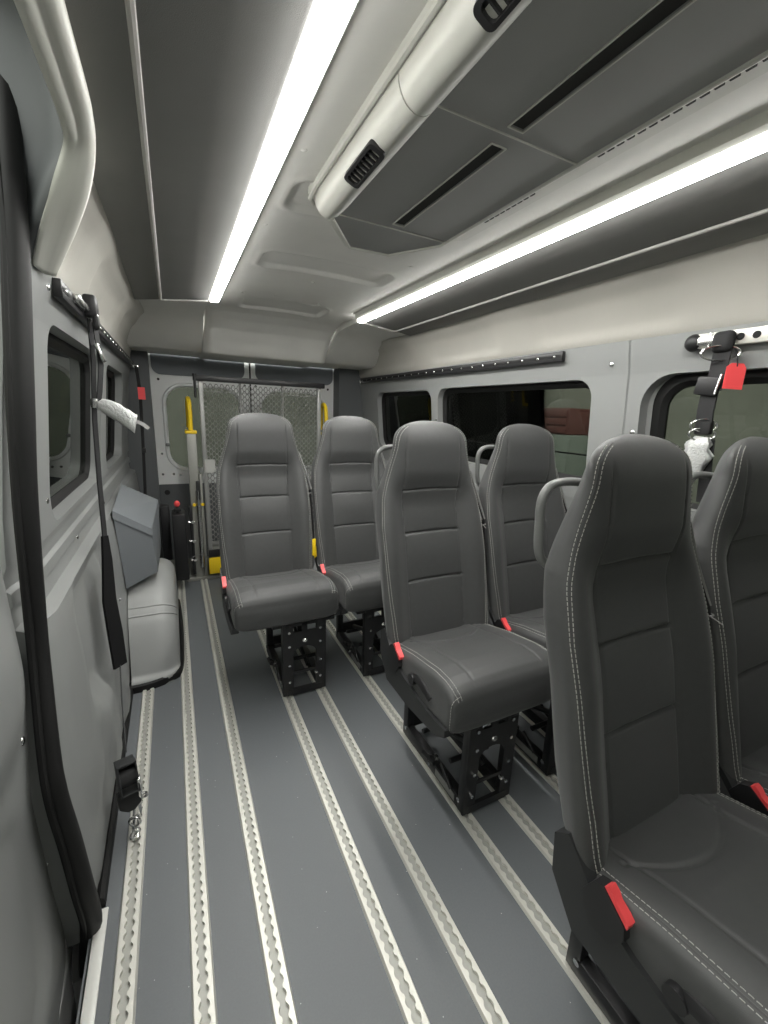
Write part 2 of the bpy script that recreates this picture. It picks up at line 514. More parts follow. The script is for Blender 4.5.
panel_with_slot('filter_panel', .452, .8205, -.40, .196, (.610, .644, -.30, .18))
for y in (1.2655, .770, .198):
    b = B(); b.box((.636, y+(.0035 if y > 1 else 0), ZB-.0006), (.366, .003, .003), rot=Matrix.Rotation(.019 if y > 1 else 0, 3, 'Z'))
    under(obj('seam_trim', b, M['ac_white'], smooth=False), ac)
# thin off white rim around the unit
rim = [Vector((.823, -.4, ZB)), Vector((.823, 1.30, ZB)), Vector((.716, 1.469, ZB)), Vector((.572, 1.475, ZB)), Vector((.452, 1.30, ZB))]
b = B(); b.tube(rim, .0055, 8); 
rim2 = [Vector((.838, -.4, ZB+.010)), Vector((.838, 1.31, ZB+.010)), Vector((.724, 1.485, ZB+.012)), Vector((.566, 1.492, ZB+.012)), Vector((.438, 1.31, ZB+.012))]
b.tube(rim2, .006, 8)
b.prism([(.838, -.4), (.838, 1.31), (.724, 1.485), (.566, 1.492), (.438, 1.31), (.452, 1.30), (.572, 1.475), (.716, 1.469), (.823, 1.30), (.823, -.4)], 'z', ZB+.006, ZB+.04)
under(obj('rim', b, M['ac_white']), ac)
# perforated flat rail to the right of the panels
b = B(); b.prism([(.838, -.4), (.885, -.4), (.885, 1.25), (.838, 1.30)], 'z', ZB+.012, ZB+.03)
sr = under(obj('side_rail', b, M['ac_white'], smooth=False), ac)
for ya, n in ((.45, 14), (.93, 9)):
    for k in range(n):
        b = B(); y = ya+k*.022; b.box((.850, y, ZB+.0108), (.006, .014, .004))
        g = under(obj('perforation', b, M['ac_slot'], smooth=False), sr); g.matrix_parent_inverse = Matrix.Identity(4)
# long rounded duct
def duct(y0, y1, taper):
    b = B(); rings = []
    ys = [y0] + ([y1-.10, y1-.05, y1-.02, y1-.006, y1] if taper else [y1])
    sc = [1] + ([1, .96, .82, .62, .35] if taper else [1])
    for y, s in zip(ys, sc):
        ring = []
        for k in range(17):
            a = pi + pi*k/16
            ring.append(Vector((.4135+.042*s*cos(a), y, ZB+.012+.052*s*sin(a))))
        ring += [Vector((.4135+.042*s, y, ZB+.03)), Vector((.4135-.042*s, y, ZB+.03))]
        rings.append(ring)
    b.loft(rings)
    return b
dd = under(obj('duct', duct(.752, 1.255, True), M['ac_white'], angle=50), ac)
d2 = under(obj('duct', duct(-.4, .749, False), M['ac_white'], angle=50), ac)
b = B(); b.tube([Vector((.366, -.4, ZB+.012)), Vector((.366, 1.2, ZB+.012)), Vector((.370, 1.245, ZB+.012)), Vector((.385, 1.27, ZB+.012))], .006, 8)
b.prism([(.360, -.4), (.375, -.4), (.375, 1.24), (.360, 1.23)], 'z', ZB+.012, ZB+.03)
under(obj('duct_flange', b, M['ac_white']), ac)
def vent(yc, par):
    v = empty('air_vent', (0, 0, 0)); v.parent = par; v.matrix_parent_inverse = Matrix.Identity(4)
    # lies on the lower left cheek of the duct
    c = Vector((.4135-.017, yc, ZB+.012-.0475)); nrm = Vector((-.42, 0, -1)).normalized(); tx = Vector((1, 0, -.42)).normalized(); ty = Vector((0, 1, 0))
    R = Matrix((tx, ty, -nrm)).transposed()
    b = B(); L, W = .150, .038
    out = rrect(-W/2, W/2, -L/2, L/2, .012); inn = rrect(-W/2+.006, W/2-.006, -L/2+.012, L/2-.012, .008)
    def P(p, d): return c + tx*p[0] + ty*p[1] + nrm*d
    b.loft([[P(p, -.006) for p in out], [P(p, .005) for p in out], [P(p, .006) for p in inn], [P(p, -.004) for p in inn]], cap=False)
    obj('bezel', b, M['black_plastic']).parent = v
    b = B()
    f = [b.bm.verts.new(P(p, -.001)) for p in inn]; b.bm.faces.new(f)
    obj('throat', b, M['gap']).parent = v
    for k in range(7):
        b = B(); y = -L/2+.026+k*.016
        b.box(c + ty*y + nrm*.003, (W-.015, .0035, .006), rot=R)
        obj('louver', b, M['black_plastic'], smooth=False).parent = v
vent(.945, dd); vent(.487, d2)

# ------------------------------------------------------------------ side walls
PROF = [(-.02, -.252), (0, -.249), (.06, -.247), (.20, -.243), (.36, -.243), (.60, -.252), (.72, -.261), (.760, -.268), (.771, -.298), (.812, -.304), (.820, -.293), (.846, -.295),
        (.854, -.304), (.884, -.303), (.90, -.297), (1.0, -.293), (1.40, -.252), (1.46, -.238), (1.515, -.228)]
def wx(z): return interp(PROF, z)
def lump(y, z):
    d = 0
    # pressed pocket and ramps of the lower panel
    d -= .024*box_mask(y, z, 1.26, 1.80, .36, .735, .07, .07)
    d += .016*box_mask(y, z, 1.52, 1.72, .34, .70, .05, .05)
    d += .018*box_mask(y+.25*(z-.3), z, 1.28, 1.44, .06, .42, .05, .04)
    d += .018*box_mask(y+.25*(z-.3), z, 1.58, 1.74, .04, .38, .05, .04)
    return d
def wall_fn_left(y, z):
    x = wx(z)
    y0s = interp([(0, .955), (.18, .93), (.45, .91), (.54, .94), (.74, 1.012), (1.03, 1.048), (1.23, 1.068), (1.52, 1.118)], z)
    if y < 1.3: y = y0s + (y-1.0)*(1.3-y0s)/.3
    fr = sm((y0s+.12-y)/.12)        # the pillar turns away into the door opening
    return Vector((x + lump(y, z) - .02*fr, y, z))
def wall_fn_right(y, z):
    g = -.006*max(0, 1-abs(y-1.045)/.004) if z > .2 else 0
    return Vector((mir(wx(z)) - g, y, z))
zs = sorted(set([round(z, 4) for z in frange(-.02, 1.515, .028)] + [p[0] for p in PROF]))
def window_cut(x0, x1, y0, y1, z0, z1, r):
    b = B(); b.prism(rrect(y0, y1, z0, z1, r, 8), 'x', x0, x1); return b
wl = obj('wall_left', grid_solid(wall_fn_left, frange(1.0, Y1, .03), zs, (-.045, 0, 0)), M['wall_low'], angle=28)
cut(wl, [window_cut(-.5, -.1, 1.315, 2.20, .912, 1.412, .07), window_cut(-.5, -.1, 2.36, 3.08, .912, 1.40, .07)], 28)
struct(wl, 'grey moulded left wall panel with two windows and ribbed ledge', 'wall')
ysr = sorted(set([round(y, 4) for y in frange(Y0, Y1, .05)] + [1.041, 1.043, 1.045, 1.047, 1.049]))
wr = obj('wall_right', grid_solid(wall_fn_right, ysr, zs, (.045, 0, 0)), M['wall'], angle=28)
cut(wr, [window_cut(1.3, 1.8, 1.195, 2.31, .965, 1.392, .075), window_cut(1.3, 1.8, 2.385, 3.20, .965, 1.385, .07), window_cut(1.3, 1.8, -.35, .99, .95, 1.395, .11)], 28)
struct(wr, 'grey moulded right wall panel with a row of windows', 'wall')
for k, (y, z) in enumerate([(1.285, 1.48), (1.285, .985), (1.30, .68), (1.30, .555), (1.9, .44), (2.2, .79), (1.6, .80)]):
    b = B(); b.sphere((wx(z)+lump(y, z)+.0, y, z), (.004, .008, .008), 10, 6); obj('screw', b, M['chrome'], wl)
for k, (y, z) in enumerate([(1.115, 1.440), (1.01, 1.195), (2.33, 1.20)]):
    b = B(); b.sphere((mir(wx(z)), y, z), (.004, .010, .010), 10, 6); obj('screw', b, M['chrome'], wr)

# upper liners
LP = [(1.500, -.262), (1.515, -.238), (1.53, -.230), (1.60, -.200), (1.66, -.168), (1.70, -.132), (1.715, -.105)]
def liner_fn(f, wob):
    def fn(y, z):
        x = interp(LP, z) + wob*(.004*sin(y*5.1)+.003*sin(y*11+z*9))
        # shallow pressings between the roof bows
        x -= .012*box_mask((y+.1) % .85, z, .12, .74, 1.55, 1.675, .04, .05)
        return Vector((f(x), y, z))
    return fn
zl = frange(1.500, 1.715, .0125)
o = obj('trim_4', grid_solid(liner_fn(lambda x: x, 1), frange(1.26, Y1, .03), zl, (-.04, 0, 0)), M['liner'], angle=50)
struct(o, 'beige fabric upper liner along the left wall', 'upper liner')
o = obj('trim_5', grid_solid(liner_fn(mir, 1), frange(Y0, Y1, .03), zl, (.04, 0, 0)), M['liner'], angle=50)
struct(o, 'beige fabric upper liner along the right wall', 'upper liner')

# window glazing
def window(n, side, y0, y1, z0, z1, r, label, bar=None):
    w = empty('window_%d' % n, (0, 0, 0)); struct(w, label, 'window')
    f = (lambda x: x) if side < 0 else mir
    def P(p, off):
        z = p[1]; base = -.293 + (z-1.0)*.1025
        return Vector((f(base-off), p[0], z))
    b = B()
    rv = rrect(y0-.075, y1+.075, z0-.05, z1+.05, r+.04, 8); ri = rrect(y0-.002, y1+.002, z0-.002, z1+.002, r, 8)
    b.loft([[P(p, .0445) for p in rv], [P(p, .0455) for p in ri], [P(p, .0475) for p in ri], [P(p, .0475) for p in rv]], cap=False, cyclic=True)
    obj('reveal', b, M['wall'], w)
    b = B()
    o_ = rrect(y0-.03, y1+.03, z0-.03, z1+.03, r+.02, 8); a = rrect(y0, y1, z0, z1, r, 8); c = rrect(y0+.016, y1-.016, z0+.016, z1-.016, max(.02, r-.016), 8)
    b.loft([[P(p, .062) for p in o_], [P(p, .042) for p in o_], [P(p, .036) for p in a], [P(p, .050) for p in c], [P(p, .062) for p in c]], cap=False, cyclic=True)
    obj('gasket', b, M['rubber'], w)
    b = B()
    g0 = rrect(y0-.01, y1+.01, z0-.01, z1+.01, r, 8)
    b.loft([[P(p, .054) for p in g0], [P(p, .058) for p in g0]])
    obj('pane', b, M['glass'], w)
    if bar:
        b = B(); b.box((f(-.345), (y0+y1)/2, bar), (.008, y1-y0, .006)); obj('glazing_bar', b, M['rubber'], w, smooth=False)
    return w
window(1, -1, 1.32, 2.19, .918, 1.395, .07, 'dark tinted side window behind the hanging strap')
window(2, -1, 2.37, 3.07, .918, 1.385, .07, 'dark tinted rear side window above the grey corner cover')
window(3, 1, 1.205, 2.30, .975, 1.380, .07, 'long dark tinted window behind the middle window seat', bar=1.085)
window(4, 1, 2.395, 3.19, .975, 1.375, .065, 'short dark tinted window at the rear of the right wall')
window(5, 1, -.35, .940, .95, 1.372, .09, 'tinted window behind the red tagged strap and the front seats')

# padded lip over the sliding door opening, turning down the pillar, with a hollow behind it for the door seal
def lip_row(back, inner, mid, edge, hol, deep):
    return [Vector(p) for p in (back, inner, tuple((a+c)/2*.35+m*.65 for a, c, m in zip(inner, edge, mid)), edge, hol, deep)]
rows = []
for y in (Y0, .4, .8, 1.0):
    rows.append(lip_row((-.11, y, 1.83), (-.098, y, 1.738), (-.118, y, 1.722), (-.146, y, 1.738), (-.17, y, 1.97), (-.29, y-.05, 2.00)))
rows += [lip_row((-.112, 1.10, 1.83), (-.101, 1.07, 1.738), (-.122, 1.07, 1.72), (-.148, 1.08, 1.738), (-.18, 1.20, 1.97), (-.29, 1.22, 2.00)),
         lip_row((-.115, 1.24, 1.76), (-.106, 1.13, 1.735), (-.130, 1.125, 1.715), (-.152, 1.13, 1.735), (-.195, 1.25, 1.90), (-.29, 1.27, 1.95)),
         lip_row((-.122, 1.30, 1.725), (-.116, 1.16, 1.695), (-.142, 1.145, 1.685), (-.164, 1.16, 1.705), (-.205, 1.26, 1.76), (-.29, 1.27, 1.80)),
         lip_row((-.150, 1.32, 1.69), (-.134, 1.185, 1.648), (-.160, 1.165, 1.640), (-.186, 1.165, 1.66), (-.222, 1.24, 1.685), (-.29, 1.24, 1.70)),
         lip_row((-.185, 1.32, 1.64), (-.162, 1.212, 1.595), (-.186, 1.19, 1.59), (-.210, 1.172, 1.605), (-.240, 1.22, 1.625), (-.29, 1.22, 1.65)),
         lip_row((-.215, 1.31, 1.58), (-.190, 1.228, 1.545), (-.210, 1.205, 1.54), (-.229, 1.178, 1.555), (-.252, 1.19, 1.57), (-.29, 1.18, 1.60)),
         lip_row((-.240, 1.29, 1.51), (-.214, 1.235, 1.500), (-.230, 1.215, 1.495), (-.243, 1.182, 1.505), (-.260, 1.16, 1.51), (-.29, 1.12, 1.52))]
sc = [.895]*4 + [.895, .895, .905, .925, .95, .975, 1.0]
rows = [[Vector((p.x*k, p.y*k, 1.23+(p.z-1.23)*k)) for p in r] for r, k in zip(rows, sc)]
for r in rows: r[0] = r[1] + Vector((-.05, .09, .03))
# denser rows and columns through smooth paths
cols = [smooth_path([r[k] for r in rows], 4) for k in range(6)]
rows2 = []
for i in range(len(cols[0])):
    rows2.append(smooth_path([c[i] for c in cols], 4))
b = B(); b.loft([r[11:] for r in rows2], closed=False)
o = obj('trim_10', b, M['door_low'], angle=80); struct(o, 'hollow behind the padded lip above the sliding door seal, its shade painted dark', 'door track recess')  # dark trim colour stands in for the shade inside the hollow
b = B(); b.loft([r[:12] for r in rows2], closed=False)
o = obj('trim_6', b, M['ac_white'], angle=80); struct(o, 'beige padded lip over the sliding door turning down the pillar', 'header')  # paler plastic than the liner, standing in for stronger light on the lip
md = o.modifiers.new('t', 'SOLIDIFY'); md.thickness = .008; md.offset = 1

# ------------------------------------------------------------------ sliding door and its seal
DE = [(-.30, .80), (-.12, .81), (-.04, .89), (-.025, .965), (.06, .985), (.216, .985), (.423, .968), (.52, .968), (.60, .985), (.68, 1.01), (.94, .985), (1.05, .95), (1.2, .90), (1.75, .88)]
door = empty('door_1', (0, 0, 0)); struct(door, 'grey sliding door panel at the left edge', 'door')
def door_fn(t, z):
    y1 = interp(DE, z); y = .1 + (y1-.1)*t
    x = -.305
    x += .030*box_mask(y, z, .30, .93, .62, .84, .10, .16)
    x -= .020*box_mask(y, z, .20, .90, .98, 1.50, .10, .12)
    x -= .012*box_mask(y, z, .35, .86, .05, .50, .10, .05)
    x -= .006*sm((t-.965)/.035)
    return Vector((x, y, z))
b = grid_solid(door_fn, [i/60 for i in range(61)], frange(-.30, 1.72, .025), (-.03, 0, 0))
obj('inner_panel', b, M['wall_low'], door, angle=40)
def flange_fn(t, z):
    y1 = interp(DE, z); return Vector((-.306-.004*t, y1-.02+.17*t, z))
obj('door_edge', grid_solid(flange_fn, [0, .25, .5, .75, 1], frange(-.30, .66, .03), (-.02, 0, 0)), M['body_paint'], door)
for y, z in ((.925, .645), (.915, .585), (.93, .27)):
    b = B(); b.sphere((-.303, y, z), (.004, .009, .009), 10, 6); obj('screw', b, M['chrome'], door)
seal_pts = [(-.236, 1.19, 1.90), (-.240, 1.165, 1.78), (-.243, 1.140, 1.66), (-.247, 1.115, 1.505), (-.262, 1.066, 1.227), (-.273, 1.045, 1.032), (-.279, 1.01, .74), (-.270, .935, .541), (-.262, .905, .449), (-.257, .917, .32), (-.252, .925, .18), (-.252, .948, .06), (-.262, .965, -.02), (-.275, .97, -.12)]
b = B(); sp_ = smooth_path(seal_pts, 6); b.tube(sp_, [interp([(-.1, .023), (.2, .022), (.5, .018), (.75, .016), (1.0, .020), (1.2, .023), (1.8, .024)], p.z) for p in sp_], 12)
b.tube(smooth_path([(x-.010, y-.016, z) for x, y, z in seal_pts], 6), .008, 10)
o = obj('door_seal', b, M['rubber']); struct(o, 'black rubber seal at the rear edge of the sliding door', 'door seal')
b = B(); b.tube(smooth_path([(-.243, 1.0, .012), (-.243, 1.2, .012), (-.243, 1.5, .012), (-.243, 1.80, .013), (-.245, 1.93, .012)], 5), .012, 8, ell=(1.8, 1))
struct(obj('baseboard_left', b, M['rubber']), 'black rubber strip at the foot of the left wall', 'base strip')

# ------------------------------------------------------------------ rear doors
YD = 3.66
def rear_door(n, sx, label):
    f = (lambda x: x) if sx < 0 else (lambda x: 1.166 - x)
    d = empty('door_%d' % n, (0, 0, 0)); struct(d, label, 'rear door')
    def sp(poly): return [(f(x), z) for x, z in poly]
    b = B(); b.prism(sp([(-.14, -.02), (.578, -.02), (.578, 1.70), (-.14, 1.70)]), 'y', YD, YD+.05)
    fr = obj('door_frame', b, M['body_paint'])
    wp = rrect(-.035, .495, .745, 1.365, .13, 10)
    c = B(); c.prism(sp(wp), 'y', YD-.2, YD+.2); cut(fr, [c]); fr.parent = d
    # pressed lip round the window
    b = B()
    def R(e, y): return [Vector((f(x), y, z)) for x, z in rrect(-.035-e, .495+e, .745-e, 1.365+e, .13+e, 10)]
    b.loft([R(.03, YD+.002), R(.022, YD-.012), R(.008, YD-.012), R(0, YD+.004), R(0, YD+.03), R(.03, YD+.03)], cap=False, cyclic=True)
    obj('window_lip', b, M['body_paint'], d)
    b = B(); b.prism(sp(rrect(-.05, .51, .73, 1.38, .14, 10)), 'y', YD+.04, YD+.044); obj('pane', b, M['glass'], d)
    b = B(); b.prism(sp(rrect(-.115, .540, 1.445, 1.64, .06, 8)), 'y', YD-.014, YD+.002); b.bevel_all(.006)
    obj('upper_trim', b, M['door_dark'], d)
    b = B(); b.prism(sp([(-.13, .0), (.57, .0), (.57, .62), (-.13, .62)]), 'y', YD-.018, YD+.002); b.bevel_all(.006)
    lt = obj('lower_trim', b, M['door_low'], d)
    b = B(); b.cyl((f(-.075), YD-.017, .56), (f(-.075), YD-.026, .56), .020); obj('plug', b, M['black_plastic'], lt)
    for (x, z) in ((-.095, .70), (-.02, .70), (.03, .69), (-.075, 1.41), (-.09, .86), (.54, 1.40)):
        b = B(); b.cyl((f(x), YD-.001, z), (f(x), YD-.006, z), .009, 10); obj('plug', b, M['gap'] if z > 1.3 else M['chrome'], d)
    b = B(); b.box((f(-.045), YD-.02, .93), (.03, .03, .022), .006); obj('window_latch', b, M['handle'], d)
rear_door(2, -1, 'left rear door with pale frame and dark upper pad')
rear_door(3, 1, 'right rear door with pale frame, mostly behind the seats')
b = B(); b.box((.583, YD-.004, .85), (.010, .02, 1.68)); struct(obj('trim_7', b, M['rubber'], smooth=False), 'black rubber seal between the two rear doors', 'door seal')
for k, (x0, x1) in enumerate(((-.34, -.128), (1.294, 1.56))):
    b = B(); b.prism([(x0, 3.52 if k else 3.50), (x1, 3.52 if k else 3.50), (x1, YD+.02), (x0, YD+.02)], 'z', 0, 1.66); b.bevel_all(.015)
    struct(obj('trim_%d' % (8+k), b, M['door_low']), ['dark grey rear corner post on the left', 'dark grey rear corner post on the right'][k], 'corner post')

# ------------------------------------------------------------------ wheel arch and corner cover
prof = [(1.905, .0), (1.910, .035), (1.935, .045), (1.945, .07), (1.965, .13), (1.995, .21), (2.04, .29), (2.10, .345), (2.18, .385), (2.28, .405), (2.40, .41), (2.52, .395), (2.62, .36), (2.70, .30), (2.76, .21), (2.80, .10), (2.815, 0)]
pp = [(p.y, p.z) for p in smooth_path([(0, y, z) for y, z in prof], 4)]
def arch_ring(x, inset):
    out = []
    for i, (y, z) in enumerate(pp):
        y2 = 2.37 + (y-2.37)*(1-inset/.45); z2 = z*(1-inset/.44) if z > .05 else z
        # two moulded ribs over the front shoulder
        g = 0
        for zc in (.285, .325):
            if y < 2.4: g += math.exp(-((z-zc)/.006)**2)
        out.append(Vector((x, y2+.007*g, z2-.005*g)))
    return out
b = B()
rg = [arch_ring(-.240, 0), arch_ring(-.20, 0), arch_ring(-.14, 0)]
for k in range(1, 9):
    a = pi/2*k/8; rg.append(arch_ring(-.125+.08*sin(a), .08*(1-cos(a))))
b.loft(rg)
wa = obj('wheel_arch', b, M['arch'], angle=45)
tag(wa, 'grey moulded wheel arch cover bulging from the left wall', 'wheel arch')
for zc in (.285, .322):
    i_ = min(range(len(pp)), key=lambda i: abs(pp[i][1]-zc) + (9 if pp[i][0] > 2.3 else 0))
    b = B(); b.tube([r[i_] for r in rg[:-1]], .0045, 8); obj('rib', b, M['arch'], wa)
b = B()
b.tube(smooth_path([(-.25, 1.895, .012), (-.16, 1.90, .012), (-.075, 1.935, .012), (-.045, 1.99, .012), (-.036, 2.2, .014), (-.036, 2.5, .014), (-.045, 2.76, .012)], 6), .011, 8, ell=(2.2, 1))
obj('base_gasket', b, M['rubber'], wa)

cv = empty('corner_cover', (-.19, 2.25, .45))
tag(cv, 'blue grey angular plastic cover with sloping lid sitting on the wheel arch', 'plastic cover')
def hexa(lo, hi): 
    b = B()
    a = [b.bm.verts.new(p) for p in lo]; c = [b.bm.verts.new(p) for p in hi]
    for i in range(4): b.bm.faces.new((a[i], a[(i+1) % 4], c[(i+1) % 4], c[i]))
    b.bm.faces.new(a[::-1]); b.bm.faces.new(c)
    return b
lo = [(-.240, 2.10, .405), (-.112, 2.17, .447), (-.105, 2.52, .460), (-.240, 2.52, .455)]
hi = [(-.258, 2.08, .755), (-.122, 2.16, .640), (-.100, 2.52, .705), (-.258, 2.50, .80)]
b = hexa(lo, hi); b.bevel_all(.010, 3); under(obj('body', b, M['box_grey']), cv)
def up(p, d, ex): 
    c = Vector((-.19, 2.3, 0)); q = Vector(p); e = (q-Vector((c.x, c.y, q.z))).normalized()*ex
    return tuple(q + Vector((0, 0, d)) + e)
b = hexa([up(p, -.012, .006) for p in hi], [up(p, .022, .002) for p in hi]); b.bevel_all(.008, 3); under(obj('lid', b, M['box_grey']), cv)

# ------------------------------------------------------------------ wheelchair lift
lift = empty('wheelchair_lift', (.58, 3.2, 0))
tag(lift, 'folded wheelchair lift with steel mesh platform and yellow handles at the rear doors', 'wheelchair lift')
def lobj(name, b, m, par=None, **k):
    o = obj(name, b, m, **k); o.parent = par or lift
    o.matrix_parent_inverse = Matrix.Translation(-Vector(lift.location)) if par is None else Matrix.Identity(4)
    return o
b = B(); b.box((.58, 3.22, .012), (1.14, .22, .024), .004); lobj('base_plate', b, M['lift_grey'])
for sx in (-1, 1):
    f = (lambda x: x) if sx < 0 else (lambda x: 1.166 - x)
    b = B(); b.box((f(.105), 3.16, .535), (.062, .055, 1.03), .006); post = lobj('post', b, M['lift_grey'])
    b = B(); b.box((f(.147), 3.15, .40), (.018, .06, .75), .005); lobj('inner_post', b, M['lift_grey'])
    b = B(); b.box((f(.105), 3.16, 1.055), (.074, .066, .022), .006); lobj('post_cap', b, M['yellow'], post)
    b = B(); b.tube(smooth_path([(f(.105), 3.16, 1.06), (f(.106), 3.16, 1.15), (f(.106), 3.165, 1.22), (f(.104), 3.19, 1.26), (f(.102), 3.24, 1.275), (f(.100), 3.29, 1.25), (f(.100), 3.30, 1.18), (f(.100), 3.30, 1.08)], 5), .015, 12)
    lobj('hand_rail', b, M['yellow'])
    b = B(); b.cyl((f(.125), 3.115, .10), (f(.125), 3.115, .66), .016); lobj('hydraulic_cylinder', b, M['chrome'])
    b = B(); b.box((f(.125), 3.115, .66), (.022, .03, .13), .004); lobj('latch_block', b, M['black_plastic'])
    for (x, z) in ((.095, .56), (.150, .56)):
        b = B(); b.cyl((f(x), 3.13, z), (f(x), 3.105, z), .010, 12); lobj('yellow_bolt', b, M['yellow'])
    for z in (.44, .16, .30):
        b = B(); b.cyl((f(.078), 3.135, z), (f(.078), 3.10, z), .010, 10); b.cyl((f(.05), 3.12, z), (f(.09), 3.12, z), .006, 8); lobj('pivot_bolt', b, M['chrome'])
    b = B(); b.box((f(.070), 3.14, .30), (.02, .05, .50), .003); lobj('bracket', b, M['black_steel'])
# pump box
b = B(); b.box((-.008, 3.02, .31), (.082, .16, .46), .010); pump = lobj('pump_box', b, M['black_plastic'])
b = B(); b.cyl((-.012, 3.0, .54), (-.012, 3.0, .575), .008); b.box((-.012, 3.0, .56), (.045, .05, .02), .006); lobj('valve', b, M['black_steel'], pump)
b = B(); b.sphere((-.012, 3.0, .598), (.018, .018, .022)); lobj('knob', b, M['red'], pump)
b = B(); b.box((-.095, 3.30, .33), (.06, .10, .40), .01); lobj('hose_cover', b, M['black_plastic'])
# platform: frame, mesh, top rail
def platp(x, z): return Vector((x, 3.10+(z-.1)*.02, z))
px0, px1, pz0, pz1 = .168, .998, .05, 1.40
b = B()
b.box((px0+.012, 3.115, (pz0+pz1)/2), (.028, .03, pz1-pz0), .003); b.box((px1-.012, 3.115, (pz0+pz1)/2), (.028, .03, pz1-pz0), .003)
b.box(((px0+px1)/2, 3.115, .27), (px1-px0, .022, .03), .003); lobj('platform_frame', b, M['lift_mesh'])
b = B(); b.box((.58, 3.10, 1.405), (.89, .03, .036), .005); lobj('top_rail', b, M['black_steel'])
b = B(); b.cyl((.145, 3.09, 1.43), (.145, 3.09, 1.28), .008); b.cyl((.145, 3.09, 1.43), (.145, 3.09, 1.415), .012); lobj('locking_rod', b, M['black_steel'])
for x in (.43, .72):
    b = B(); b.box((x, 3.128, .83), (.016, .012, 1.12), .002); lobj('stiffener', b, M['lift_mesh'])
b = B(); b.box(((px0+px1)/2, 3.098, 1.325), (px1-px0, .003, .0035)); 
lobj('cross_wire', b, M['lift_mesh'], smooth=False)
b = B()
cw, ch = .036, .037
nx = int((px1-px0-.02)/cw); nz = int(1.10/ch)
for j in range(nz*2):
    z = .30 + j*ch/2
    for i in range(nx + (0 if j % 2 else 1)):
        x = px0+.018 + (i+(.5 if j % 2 else 0))*cw
        if x > px1-.01 or z > 1.385: continue
        # hexagonal opening outlined by thin strands
        ho = [(-.5, 0), (-.21, .5), (.21, .5), (.5, 0), (.21, -.5), (-.21, -.5)]
        o_ = [b.bm.verts.new((x+u*cw*1.02*.71, 3.112, z+v*ch*1.02)) for u, v in ho]
        i_ = [b.bm.verts.new((x+u*cw*.71*.80, 3.108, z+v*ch*.76)) for u, v in ho]
        for k in range(6):
            b.bm.faces.new((o_[k], o_[(k+1) % 6], i_[(k+1) % 6], i_[k]))
ms = lobj('platform_mesh', b, M['lift_mesh'], smooth=False, recalc=False)
md = ms.modifiers.new('t', 'SOLIDIFY'); md.thickness = .003
b = B(); b.box(((px0+px1)/2, 3.118, .16), (px1-px0-.04, .012, .20), .002); lobj('lower_plate', b, M['lift_grey'])
b = B(); b.box((.21, 3.095, .83), (.065, .002, .09)); lobj('warning_plate', b, M['label'], smooth=False)
for x in (.207, .93):
    b = B(); b.box((x, 3.085, .112), (.085, .02, .120), .004); lobj('stop_plate', b, M['yellow'])
    b = B(); b.box((x, 3.088, .205), (.08, .02, .05), .004); lobj('stop_hinge', b, M['black_steel'])
b = B(); b.tube(smooth_path([(.06, 3.09, .19), (.11, 3.085, .205), (.17, 3.075, .165)], 6), .003, 6); lobj('cable', b, M['webbing_grey'])
# ------------------------------------------------------------------ wall rails
def rail(name, side, y0, y1, z, m, label, dot):
    f = (lambda x: x) if side < 0 else mir
    t = empty(name, (f(-.225), (y0+y1)/2, z)); tag(t, label, 'wall rail')
    xb = -.232
    b = B(); b.box((f(xb+.010), (y0+y1)/2, z), (.020, y1-y0, .042), .003)
    o = under(obj('track', b, m), t)
    b = B(); b.box((f(xb+.0195), (y0+y1)/2, z), (.003, y1-y0-.01, .012)); (under(obj('slot', b, M['gap'], smooth=False), t) if dot else b.bm.free())
    n = 0
    for y in frange(y0+.04, y1-.04, .095 if dot else .0381):
        if dot:
            b = B(); b.sphere((f(xb+.021), y, z), (.003, .006, .006), 8, 6); g = under(obj('screw', b, M['chrome']), t)
        else:
            b = B(); b.cyl((f(xb+.0185), y, z), (f(xb+.0214), y, z), .010, 14); g = under(obj('socket', b, M['gap']), t)
    return t
rail('wall_track', 1, 1.325, 3.45, 1.487, M['black_steel'], 'black slotted track on the right wall above the windows', True)
r3 = rail('wall_track', -1, 1.31, 3.48, 1.487, M['black_steel'], 'black slotted track on the left wall above the windows', True)
r2 = rail('wall_track', 1, -.45, .815, 1.480, M['alu'], 'bright aluminium slotted track above the front right window', False)
b = B(); b.sphere((1.47, .824, 1.478), (.024, .026, .026), 14, 10); under(obj('end_cap', b, M['black_plastic']), r2)
b = B(); b.box((1.462, .785, 1.478), (.02, .045, .026), .004); b.cyl((1.462, .775, 1.50), (1.462, .775, 1.455), .006); under(obj('end_fitting', b, M['chrome']), r2)
for y in (3.44,):
    b = B(); b.box((1.46, y, 1.475), (.03, .03, .03), .004); under(obj('end_fitting', b, M['chrome']), bpy.data.objects['wall_track'])
b = B(); b.box((-.205, 3.40, 1.47), (.05, .03, .02), .004); under(obj('end_fitting', b, M['chrome']), r3)

